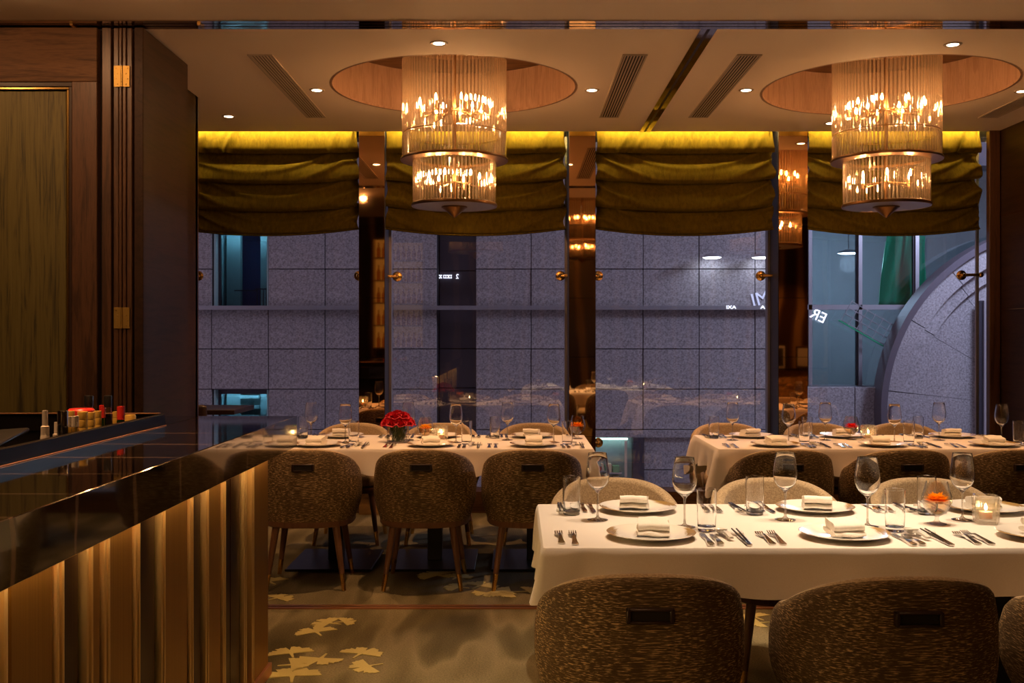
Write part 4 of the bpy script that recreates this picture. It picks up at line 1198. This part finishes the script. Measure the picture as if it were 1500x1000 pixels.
for x, y, rz, lb in [
    (.342, 2.90, 0, 'streaked tub chair on the near side of the front table, beside the aisle'),
    (1.015, 2.87, 0, 'streaked tub chair on the near side of the front table, second from the aisle'),
    (1.70, 2.90, -3, 'streaked tub chair cut by the frame edge on the near side of the front table'),
    (.415, 4.23, 180, 'tub chair across the front table, its pale lining lit, beside the aisle'),
    (1.10, 4.23, 180, 'tub chair across the front table, its pale lining lit, second from the aisle'),
    (1.765, 4.23, 180, 'tub chair across the front table, its pale lining lit, behind the orange flower'),
    (-1.18, 5.88, 3, 'streaked tub chair half hidden by the bar, near side of the rose table'),
    (-.52, 5.88, 0, 'streaked tub chair in the middle, near side of the rose table'),
    (.09, 5.88, 0, 'streaked tub chair beside the front table corner, near side of the rose table'),
    (-1.15, 7.12, 180, 'tub chair on the window side of the rose table, nearest the bar'),
    (-.53, 7.12, 180, 'tub chair on the window side of the rose table, behind the candle'),
    (.13, 7.12, 180, 'tub chair on the window side of the rose table, farthest from the bar'),
    (1.51, 5.88, 0, 'streaked tub chair on the near side of the wall table, nearest the bar'),
    (2.165, 5.88, 0, 'streaked tub chair on the near side of the wall table, in the middle'),
    (2.78, 5.88, 0, 'streaked tub chair on the near side of the wall table, at the frame edge'),
    (1.50, 7.12, 180, 'tub chair on the window side of the wall table, nearest the bar'),
    (2.15, 7.12, 180, 'tub chair on the window side of the wall table, in the middle'),
    (2.75, 7.12, 180, 'tub chair on the window side of the wall table, nearest the side wall')]:
    chair(x, y, radians(rz), lb, g)

# dark high table and seat in the window bay past the partition
ht = empty('high_table', 'dark high table past the wooden partition in the first window bay', 'table', (-2.30, 7.62, 0))
boxo('tabletop', m['slot_dark'], ht, -.5, .28, -.28, .28, .85, .885, .004); boxo('pedestal', m['black_metal'], ht, -.15, -.07, -.04, .04, .01, .85); boxo('base_plate', m['black_metal'], ht, -.35, .13, -.2, .2, 0, .012)
hs = empty('high_stool', 'dark leather high stool back beside the high table', 'stool', (-2.31, 7.15, 0))
put('backrest', B().bbox(-.20, .15, -.03, .03, .72, .935, .025, 3).mesh('backrest', m['slot_dark'], 40), hs)
put('seat', B().bbox(-.19, .15, -.03, .12, .60, .68, .02, 2).mesh('seat', m['slot_dark'], 40), hs)
for sx in (-.16, .12):
    put('post', B().tube((sx, 0, .66), (sx, 0, .74), .012).mesh('post', m['black_metal']), hs)
    for sy in (0, .10): put('leg', B().tube((sx, sy, 0), (sx, sy, .61), .012).mesh('leg', m['black_metal']), hs)

# ================================================================== BACK OF THE ROOM (seen in the mirrored columns)
bb = empty('back_bar_shelf', 'amber lit bottle shelves reflected in the first mirrored column', 'shelf', (-2.28, -3.45, 0))
boxo('back_panel', m['amber_back'], bb, -.44, .44, -.14, -.12, 1.2, 3.3)
boxo('cabinet', m['dark_wood'], bb, -.47, .47, -.14, .30, 0, 1.05)
for sx in (-.46, .46): boxo('upright', m['bronze'], bb, sx - .02, sx + .02, -.14, .16, 1.05, 3.3)
for k in range(5): boxo('shelf', m['bronze'], bb, -.44, .44, -.12, .14, 1.2 + k * .43, 1.22 + k * .43)
bt = B().lathe([(0, 0), (.036, 0), (.038, .16), (.014, .22), (.013, .29), (0, .29)], 12).mesh('bottle', m['amber_glass'], 50)
names = ['lowest', 'second', 'middle', 'fourth', 'topmost']
for k in range(5):
    for q in range(8):
        o = put('bottle', bt, None, (-2.28 - .36 + q * .103, -3.42, 1.22 + k * .43))
        tag(o, '%s amber spirit bottle from the camera side on the %s bar shelf' % (['first', 'second', 'third', 'fourth', 'fifth', 'sixth', 'seventh', 'last'][q], names[k]), 'bottle', 'spirit bottles on the %s shelf' % names[k])
sb = empty('sideboard', 'dark sideboard reflected in the mirrored column nearest the side wall', 'sideboard', (5.2, -3.3, 0))
boxo('body', m['gold_foil'], sb, -.9, .9, -.25, .25, .1, .80, .006); boxo('top', m['black_marble'], sb, -.93, .93, -.28, .28, .80, .83, .004)
for sx in (-.8, .8): boxo('leg', m['bronze'], sb, sx - .02, sx + .02, -.2, .2, 0, .1)
for x, wd, lb in ((4.95, .15, 'framed dark print with a white border on the sideboard'), (5.45, .14, 'framed white certificate on the sideboard')):
    f = empty('picture_frame', lb, 'picture', (x, -3.2, .83), group='frames on the sideboard')
    boxo('frame', m['paper_white' if x < 5.2 else 'brass'], f, -wd, wd, -.01, .01, 0, .42, .004); boxo('print', m['picture_dark' if x < 5.2 else 'paper_white'], f, -wd + .03, wd - .03, .01, .014, .04, .38)

# ================================================================== TABLEWARE
def plate_mesh():
    b = B()
    b.lathe([(0, .006), (.07, .006), (.085, .010), (.120, .017), (.141, .0208), (.1435, .0211), (.145, .0204), (.1435, .0190), (.141, .0180), (.118, .012), (.085, .004), (.075, 0), (0, 0)][::-1], 56)
    return b.mesh('dinner_plate', m['gilt_porcelain'], 20)
def napkin_mesh(seed):
    rnd = random.Random(seed)
    b = B()
    # folded linen: stacked layers, each bending over at the back edge
    w = .050
    def layer(z0, th, y0, y1, sx, ph):
        def fn(u, v):
            a = v * 2 * pi
            yy = (y0 + y1) / 2 + (y1 - y0) / 2 * S_(cos(a), .7); zz = z0 + th / 2 + th / 2 * S_(sin(a), .8)
            x = (u * 2 - 1) * sx
            zz += .0012 * sin(u * 5 + ph) + .010 * max(0, (yy + .01) / .05) * (1 if z0 > .010 else .4) + .0008 * sin(u * 11 + yy * 60)
            return (x + .003 * sin(yy * 80 + ph), yy + .003 * sin(u * 7 + ph), zz)
        b.grid(fn, 10, 16)
        n = 17
        st = len(b.v) - 11 * 17
        b.f.append(tuple(st + j * 11 for j in range(16))); b.f.append(tuple(st + j * 11 + 10 for j in range(15, -1, -1)))
    layer(.000, .020, -.057, .048, w * 1.03, rnd.uniform(0, 6)); layer(.015, .030, -.047, .050, w, rnd.uniform(0, 6))
    return b.mesh('napkin', m['napkin_linen'], 60)
def fork_mesh(L=.20):
    b = B()
    # handle, neck and head as flat sections along y (tines point to +y)
    def ribbon(pts):
        vs = []; fs = []
        for y, w, z, t in pts: vs += [(-w, y, z), (w, y, z), (w, y, z + t), (-w, y, z + t)]
        for k in range(len(pts) - 1):
            q = 4 * k
            fs += [(q, q + 1, q + 5, q + 4), (q + 1, q + 2, q + 6, q + 5), (q + 2, q + 3, q + 7, q + 6), (q + 3, q, q + 4, q + 7)]
        fs += [(0, 3, 2, 1), tuple(len(vs) - 4 + i for i in range(4))]
        b.add(vs, fs)
    ribbon([(-L / 2, .006, .001, .003), (-L / 2 + .004, .0115, .001, .004), (-L / 2 + .03, .0085, .003, .004), (0, .0045, .010, .0035), (.022, .0038, .012, .003), (.036, .010, .009, .0025), (.048, .0135, .006, .002)])
    for k in range(4):
        x = -.0108 + k * .0072
        vs = []
        for y, z in ((.046, .006), (.07, .004), (L / 2 - .002, .009)):
            w = .0023 if y < .09 else .0012
            vs += [(x - w, y, z), (x + w, y, z), (x + w, y, z + .002), (x - w, y, z + .002)]
        fs = []
        for s in range(2):
            q = 4 * s
            fs += [(q, q + 1, q + 5, q + 4), (q + 1, q + 2, q + 6, q + 5), (q + 2, q + 3, q + 7, q + 6), (q + 3, q, q + 4, q + 7)]
        fs.append((8, 9, 10, 11)); b.add(vs, fs)
    return b.mesh('fork', m['steel'], 40)
def knife_mesh(L=.215):
    b = B(); vs = []; fs = []
    pts = [(-L / 2, -.006, .006, .001, .006), (-L / 2 + .005, -.011, .011, .001, .008), (-L / 2 + .06, -.007, .007, .002, .008), (-.005, -.0055, .0055, .003, .006), (.004, -.008, .0085, .003, .0022), (.05, -.0105, .0085, .003, .0018), (.088, -.0095, .0085, .003, .0016), (L / 2, .002, .0065, .003, .0012)]
    for y, xa, xb, z, t in pts: vs += [(xa, y, z), (xb, y, z), (xb, y, z + t), (xa, y, z + t)]
    for k in range(len(pts) - 1):
        q = 4 * k
        fs += [(q, q + 1, q + 5, q + 4), (q + 1, q + 2, q + 6, q + 5), (q + 2, q + 3, q + 7, q + 6), (q + 3, q, q + 4, q + 7)]
    fs += [(0, 3, 2, 1), tuple(len(vs) - 4 + i for i in range(4))]
    return b.add(vs, fs).mesh('knife', m['steel'], 40)
def spoon_mesh():
    b = B()
    def fn(u, v):      # scooped bowl
        a = 2 * pi * u
        r = v
        x = .021 * r * cos(a); y = .034 * r * sin(a) + .035
        z = .004 + .014 * r ** 2.2 + .006 * max(0, -sin(a)) * r
        return (x, y, z)
    b.grid(fn, 22, 7, True)
    b.grid(lambda u, v: (lambda p: (p[0], p[1], p[2] - .0035 * (1 - v)))(fn(1 - u, v)), 22, 7, True)
    vs = []; fs = []
    pts = [(.006, .0135, .012), (-.01, .010, .014), (-.035, .0085, .010), (-.058, .0105, .006), (-.066, .0075, .005)]
    for y, w, z in pts: vs += [(-w, y, z), (w, y, z), (w * .8, y, z + .007), (-w * .8, y, z + .007)]
    for k in range(len(pts) - 1):
        q = 4 * k
        fs += [(q, q + 4, q + 5, q + 1), (q + 1, q + 5, q + 6, q + 2), (q + 2, q + 6, q + 7, q + 3), (q + 3, q + 7, q + 4, q)]
    fs += [(0, 1, 2, 3), tuple(len(vs) - 1 - i for i in range(4))]
    b.add(vs, fs)
    return b.mesh('soup_spoon', m['porcelain'], 60)
def rest_mesh():
    b = B(); b.path([(-.030, 0, .009), (-.018, 0, .007), (0, 0, .006), (.018, 0, .007), (.030, 0, .009)], [.008, .0075, .006, .0075, .008], 10, .85)
    return b.mesh('chopstick_rest', m['porcelain'], 60)
def chop_meshes():
    s = B(); s.tube((0, .115, .014), (0, -.07, .0065), .0026, .0040, 8)
    t = B(); t.tube((0, -.07, .0065), (0, -.112, .0048), .0042, .0042, 8)
    return s.mesh('stick', m['ebony'], 40), t.mesh('metal_end', m['steel'], 40)
def wine_mesh():
    b = B()
    b.lathe([(.0045, .098), (.012, .108), (.020, .1145), (.028, .122), (.034, .130), (.0385, .140), (.0415, .150), (.0425, .160), (.0418, .178), (.0370, .212), (.0328, .238), (.0325, .240)], 36)
    b.lathe([(.0325, .240), (.0320, .238), (.0362, .212), (.0410, .178), (.0416, .160), (.0406, .150), (.0376, .1405), (.0332, .131), (.0272, .1235), (.0194, .1165), (.010, .1115), (0, .1105)], 36)
    s_ = B(); s_.lathe([(0, .0), (.036, .0), (.037, .002), (.030, .004), (.012, .007), (.0045, .013), (.0035, .03), (.0035, .085), (.0046, .0985)], 30)
    return b.mesh('bowl', m['clear_glass'], 40), s_.mesh('stem', m['stem_glass'], 50)
def tumbler_mesh():
    b = B()
    b.lathe([(0, 0), (.029, 0), (.0305, .003), (.0325, .06), (.0334, .137), (.0335, .139), (.0330, .140), (.0324, .139), (.0323, .137), (.0313, .06), (.0298, .020), (.0285, .015), (.026, .0135), (0, .013)], 30)
    return b.mesh('tumbler', m['clear_glass'], 24)
def bowl_mesh():
    b = B()
    b.lathe([(0, 0), (.033, 0), (.034, .002), (.012, .008), (.006, .016), (.0065, .026), (.020, .034), (.040, .052), (.0505, .078), (.050, .098), (.043, .122), (.0360, .148), (.0355, .150), (.0348, .150), (.0352, .148), (.0422, .122), (.049, .098), (.0495, .078), (.039, .0535), (.019, .0355), (0, .032)], 34)
    return b.mesh('glass_bowl', m['thin_glass'], 40)
def water_mesh():
    return B().lathe([(0, .033), (.018, .037), (.038, .0545), (.0485, .079), (0, .0792)], 30).mesh('water', m['bowl_water'], 50)
def gerbera_mesh(mat):
    b = B()
    for ring, (n, r, z, lift) in enumerate(((22, .048, .078, .010), (20, .043, .085, .014), (16, .032, .092, .016))):
        for k in range(n):
            a = 2 * pi * (k + .5 * (ring % 2)) / n + random.uniform(-.06, .06)
            w = .0068; l = r * random.uniform(.92, 1.04)
            ca, sa = cos(a), sin(a)
            def p(rr, ww, zz): return (rr * ca - ww * sa, rr * sa + ww * ca, zz)
            zt = z + lift * random.uniform(.5, 1.2)
            vs = [p(.006, -w * .5, z), p(.006, w * .5, z), p(l * .6, -w, z + lift * .5), p(l * .6, w, z + lift * .5), p(l, 0, zt), p(l * .6, 0, z + lift * .5 - .002)]
            b.add(vs, [(0, 5, 2), (0, 1, 5), (1, 3, 5), (2, 5, 4), (5, 3, 4)])
    return b.mesh('flower', m[mat])
def rose_mesh():
    b = B()
    rnd = random.Random(4)
    for ring, (n, r, h, open_) in enumerate(((3, .007, .026, .15), (4, .013, .027, .35), (5, .020, .025, .6), (6, .026, .021, .95))):
        for k in range(n):
            a0 = 2 * pi * k / n + ring * .7 + rnd.uniform(-.1, .1)
            aw = 2 * pi / n * .72
            def fn(u, v, a0=a0, aw=aw, r=r, h=h, o=open_):
                a = a0 + (u - .5) * 2 * aw * (.55 + .45 * v)
                rr = r * (.35 + .65 * sin(v * pi * .55)) + o * .010 * v * v + .0015 * sin(u * 9)
                edge = 1 - .22 * (2 * u - 1) ** 2
                z = -.012 + (h + .012) * v * edge - (o * .010 * max(0, v - .75) * 4)
                return (rr * cos(a), rr * sin(a), z)
            b.grid(fn, 7, 5)
    return b.mesh('rose', m['rose_petal'], 70)
def candle_glass_mesh():
    b = B(); n = 8; vs = []; lev = [(0.000, .036), (.012, .040), (.045, .041), (.088, .042), (.098, .040)]
    # square tumbler with slanted cuts
    pr = []
    for z, r in lev:
        for k in range(24):
            a = 2 * pi * k / 24
            q = r / max(abs(cos(a)), abs(sin(a))) ** .8
            cut = .0035 * (1 if (k * 5 + int(z * 100)) % 3 == 0 else 0)
            pr.append(((q - cut) * cos(a), (q - cut) * sin(a), z))
    for z, r in ((.098, .034), (.014, .033)):
        for k in range(24):
            a = 2 * pi * k / 24; q = r / max(abs(cos(a)), abs(sin(a))) ** .6
            pr.append((q * cos(a), q * sin(a), z))
    rows = 7
    fs = []
    for j in range(rows - 1):
        for k in range(24):
            k2 = (k + 1) % 24; fs.append((j * 24 + k, j * 24 + k2, (j + 1) * 24 + k2, (j + 1) * 24 + k))
    fs.append(tuple(range(23, -1, -1))); fs.append(tuple(6 * 24 + k for k in range(24)))
    return b.add(pr, fs).mesh('cut_glass', m['crystal_cut'])
TW = {'plate': plate_mesh(), 'fork': fork_mesh(), 'knife': knife_mesh(), 'spoon': spoon_mesh(), 'rest': rest_mesh(), 'tumbler': tumbler_mesh(), 'bowl': bowl_mesh(), 'water': water_mesh(), 'rose': rose_mesh(), 'candle': candle_glass_mesh()}
TW['wine'], TW['winestem'] = wine_mesh()
TW['stick'], TW['end'] = chop_meshes()
TW['nap'] = [napkin_mesh(k) for k in range(4)]
TW['smallfork'] = fork_mesh(.175); TW['smallknife'] = knife_mesh(.18)
ZC = TH + .0005
TN = {'F': 'front table', 'R': 'rose table', 'W': 'wall table'}
SN = {0: 'bar-end', 1: 'middle', 2: 'far-end'}
def setting(tb, side, idx, x, y, seed, nx=0.0, wine=(.14, .19), tumb=(.21, .125)):
    rnd = random.Random(seed)
    rz = 0 if side == 'near' else pi
    ca = 1 if side == 'near' else -1
    where = '%s setting, %s side of the %s' % (SN[idx], side if side == 'near' else 'window', TN[tb])
    def at(dx, dy): return (x + ca * dx, y + ca * dy)
    def T(name, me, lb, cat, dx, dy, z=ZC, rot=0.0, grp=None, parts=()):
        px, py = at(dx, dy)
        o = put(name, me, None, (px, py, z), (0, 0, rz + rot))
        tag(o, '%s, %s' % (lb, where), cat, grp)
        return o
    T('dinner_plate', TW['plate'], 'white plate with brushed gold rim', 'plate', 0, 0, ZC, rnd.uniform(-.5, .5) + (.3 if side == 'near' else 0), 'dinner plates')
    T('napkin', TW['nap'][seed % 4], 'folded white linen napkin on its plate', 'napkin', nx + rnd.uniform(-.012, .012), rnd.uniform(-.01, .02), ZC + .0075, rnd.uniform(-.25, .25), 'folded napkins')
    T('fork', TW['fork'], 'larger silver fork beside the plate', 'fork', -.228 - (.026 if idx == 0 else 0), -.03 + rnd.uniform(-.01, .01), ZC, rnd.uniform(-.04, .04), 'silver forks')
    T('fork', TW['smallfork'], 'smaller silver fork at the outside', 'fork', -.266 - (.032 if idx == 0 else 0), -.025 + rnd.uniform(-.01, .01), ZC, rnd.uniform(-.04, .04), 'silver forks')
    T('knife', TW['knife'], 'larger silver knife beside the plate', 'knife', .172, -.04, ZC, rnd.uniform(-.04, .06), 'silver knives')
    T('knife', TW['smallknife'], 'smaller silver knife', 'knife', .203, -.05, ZC, rnd.uniform(-.04, .06), 'silver knives')
    T('soup_spoon', TW['spoon'], 'white porcelain soup spoon', 'spoon', .240, .005, ZC + .002, rnd.uniform(-.1, .2), 'porcelain spoons')
    T('chopstick_rest', TW['rest'], 'white porcelain chopstick rest', 'chopstick rest', .277, .03, ZC, rnd.uniform(-.05, .05), 'chopstick rests')
    for k in range(2):
        px, py = at(.282 + k * .012, -.035)
        o = empty('chopstick', '%s black chopstick, %s' % (('inner', 'outer')[k], where), 'chopstick', (px, py, ZC), rz + .02 - k * .03, 'black chopsticks')
        put('stick', TW['stick'], o); put('metal_end', TW['end'], o)
    px, py = at(wine[0] + rnd.uniform(-.008, .008), wine[1] + rnd.uniform(-.008, .008))
    o = empty('wine_glass', 'empty wine glass, %s' % where, 'wine glass', (px, py, ZC), 0, 'wine glasses')
    put('bowl', TW['wine'], o); put('stem', TW['winestem'], o)
    T('tumbler', TW['tumbler'], 'clear water tumbler', 'tumbler', tumb[0] + rnd.uniform(-.008, .008), tumb[1] + rnd.uniform(-.008, .008), ZC, 0, 'water tumblers')
k = 0
for tb, xs_n, yn, xs_f, yf in (('F', (.44, 1.07, 1.72), TF + .168, (.458, 1.125, 1.765), TB_ - .155),
                               ('R', (-1.195, -.512, .106), LF + .17, (-1.14, -.51, .107), LB_ - .155),
                               ('W', (1.56, 2.21, 2.88), LF + .17, (1.54, 2.14, 2.86), LB_ - .155)):
    for i in range(3):
        setting(tb, 'near', i, xs_n[i], yn, k + 1, wine=(.135, .19), tumb=(.205, .12)); k += 1
        setting(tb, 'far', i, xs_f[i], yf, k + 1, wine=(.168, .20), tumb=(.250, .075)); k += 1

def flower_bowl(x, y, mat, lb):
    o = empty('flower_bowl', lb, 'flower bowl', (x, y, ZC), random.uniform(0, 6), 'flower bowls')
    put('glass_bowl', TW['bowl'], o); put('water', TW['water'], o)
    put('flower', cached(('ger', mat), lambda: gerbera_mesh(mat)), o)
    put('flower_stem', cached('gstem', lambda: B().path([(0, 0, .080), (.004, .0, .065), (.012, .004, .050), (.010, .008, .040)], [.003, .003, .0025, .002], 6).mesh('flower_stem', m['leaf_green'], 60)), o)
def candle(x, y, lb):
    o = empty('candle_holder', lb, 'candle holder', (x, y, ZC), random.uniform(-.3, .3), 'cut glass candle holders')
    put('cut_glass', TW['candle'], o)
    put('candle', cached('wax', lambda: B().lathe([(0, .015), (.022, .015), (.022, .040), (.018, .041), (0, .039)], 18).mesh('candle', m['candle_wax'], 40)), o)
    f = put('flame', cached('fl', lambda: B().lathe([(0, .044), (.004, .048), (.0055, .054), (.003, .063), (0, .070)], 10).mesh('flame', m['flame'], 80)), o)
flower_bowl(PX(1374, 3.57), 3.58, 'orange_petal', 'glass bowl with a floating orange flower on the front table')
candle(PX(1444, 3.60), 3.60, 'cut glass candle holder beside the orange flower on the front table')
flower_bowl(PX(623, 6.45), 6.46, 'amber_petal', 'glass bowl with a yellow flower beside the red roses')
candle(PX(647, 6.50), 6.48, 'cut glass candle holder burning beside the yellow flower on the rose table')
flower_bowl(PX(846, 6.62), 6.62, 'orange_petal', 'glass bowl with an orange flower at the far end of the rose table')
flower_bowl(PX(1247, 6.55), 6.55, 'red_petal', 'glass bowl with a red flower on the wall table')
candle(PX(1272, 6.50), 6.50, 'cut glass candle holder burning beside the red flower on the wall table')
candle(PX(424, 6.55), 6.55, 'cut glass candle holder at the bar end of the rose table')

# roses in a glass cube
rv = empty('rose_vase', 'square glass vase packed with red roses', 'flower vase', (PX(583, 6.40), 6.40, ZC))
vb = B(); w = .062; h = .115
vb.box(-w, w, -w, -w + .003, 0, h).box(-w, w, w - .003, w, 0, h).box(-w, -w + .003, -w, w, 0, h).box(w - .003, w, -w, w, 0, h).box(-w, w, -w, w, 0, .006)
put('vase', vb.mesh('vase', m['thin_glass']), rv)
b = B(); rnd = random.Random(3)
for q in range(26):
    a, r0, r1 = rnd.uniform(0, 6.28), rnd.uniform(0, .045), rnd.uniform(0, .05)
    b.tube((r0 * cos(a), r0 * sin(a), .008), (r1 * cos(a + 1), r1 * sin(a + 1), .115), .004, seg=5)
put('stems', b.mesh('stems', m['leaf_green'], 60), rv)
lf = B()
for q in range(16):
    a = q * 2.4; r = .03 + .02 * (q % 3) / 2; z = .02 + .05 * (q % 5) / 5
    lf.add([(r * cos(a), r * sin(a), z), (r * cos(a + .5) * 1.0, r * sin(a + .5), z + .018), (.054 * cos(a + .25), .054 * sin(a + .25), z + .03), (r * cos(a - .1), r * sin(a - .1), z + .028)], [(0, 1, 2, 3)])
put('leaves', lf.mesh('leaves', m['leaf_green']), rv)
heads = [(0, 0, .172)] + [(.044 * cos(a), .044 * sin(a), .158) for a in [k * pi / 3 + .3 for k in range(6)]] + [(.074 * cos(a), .074 * sin(a), .122) for a in [k * pi / 5 for k in range(10)]]
for q, (x, y, z) in enumerate(heads):
    d = Vector((x, y, .09)).normalized()
    rot = Vector((0, 0, 1)).rotation_difference(d).to_euler()
    o = put('rose', TW['rose'], rv, (x, y, z), rot, (1.2, 1.2, 1.2))
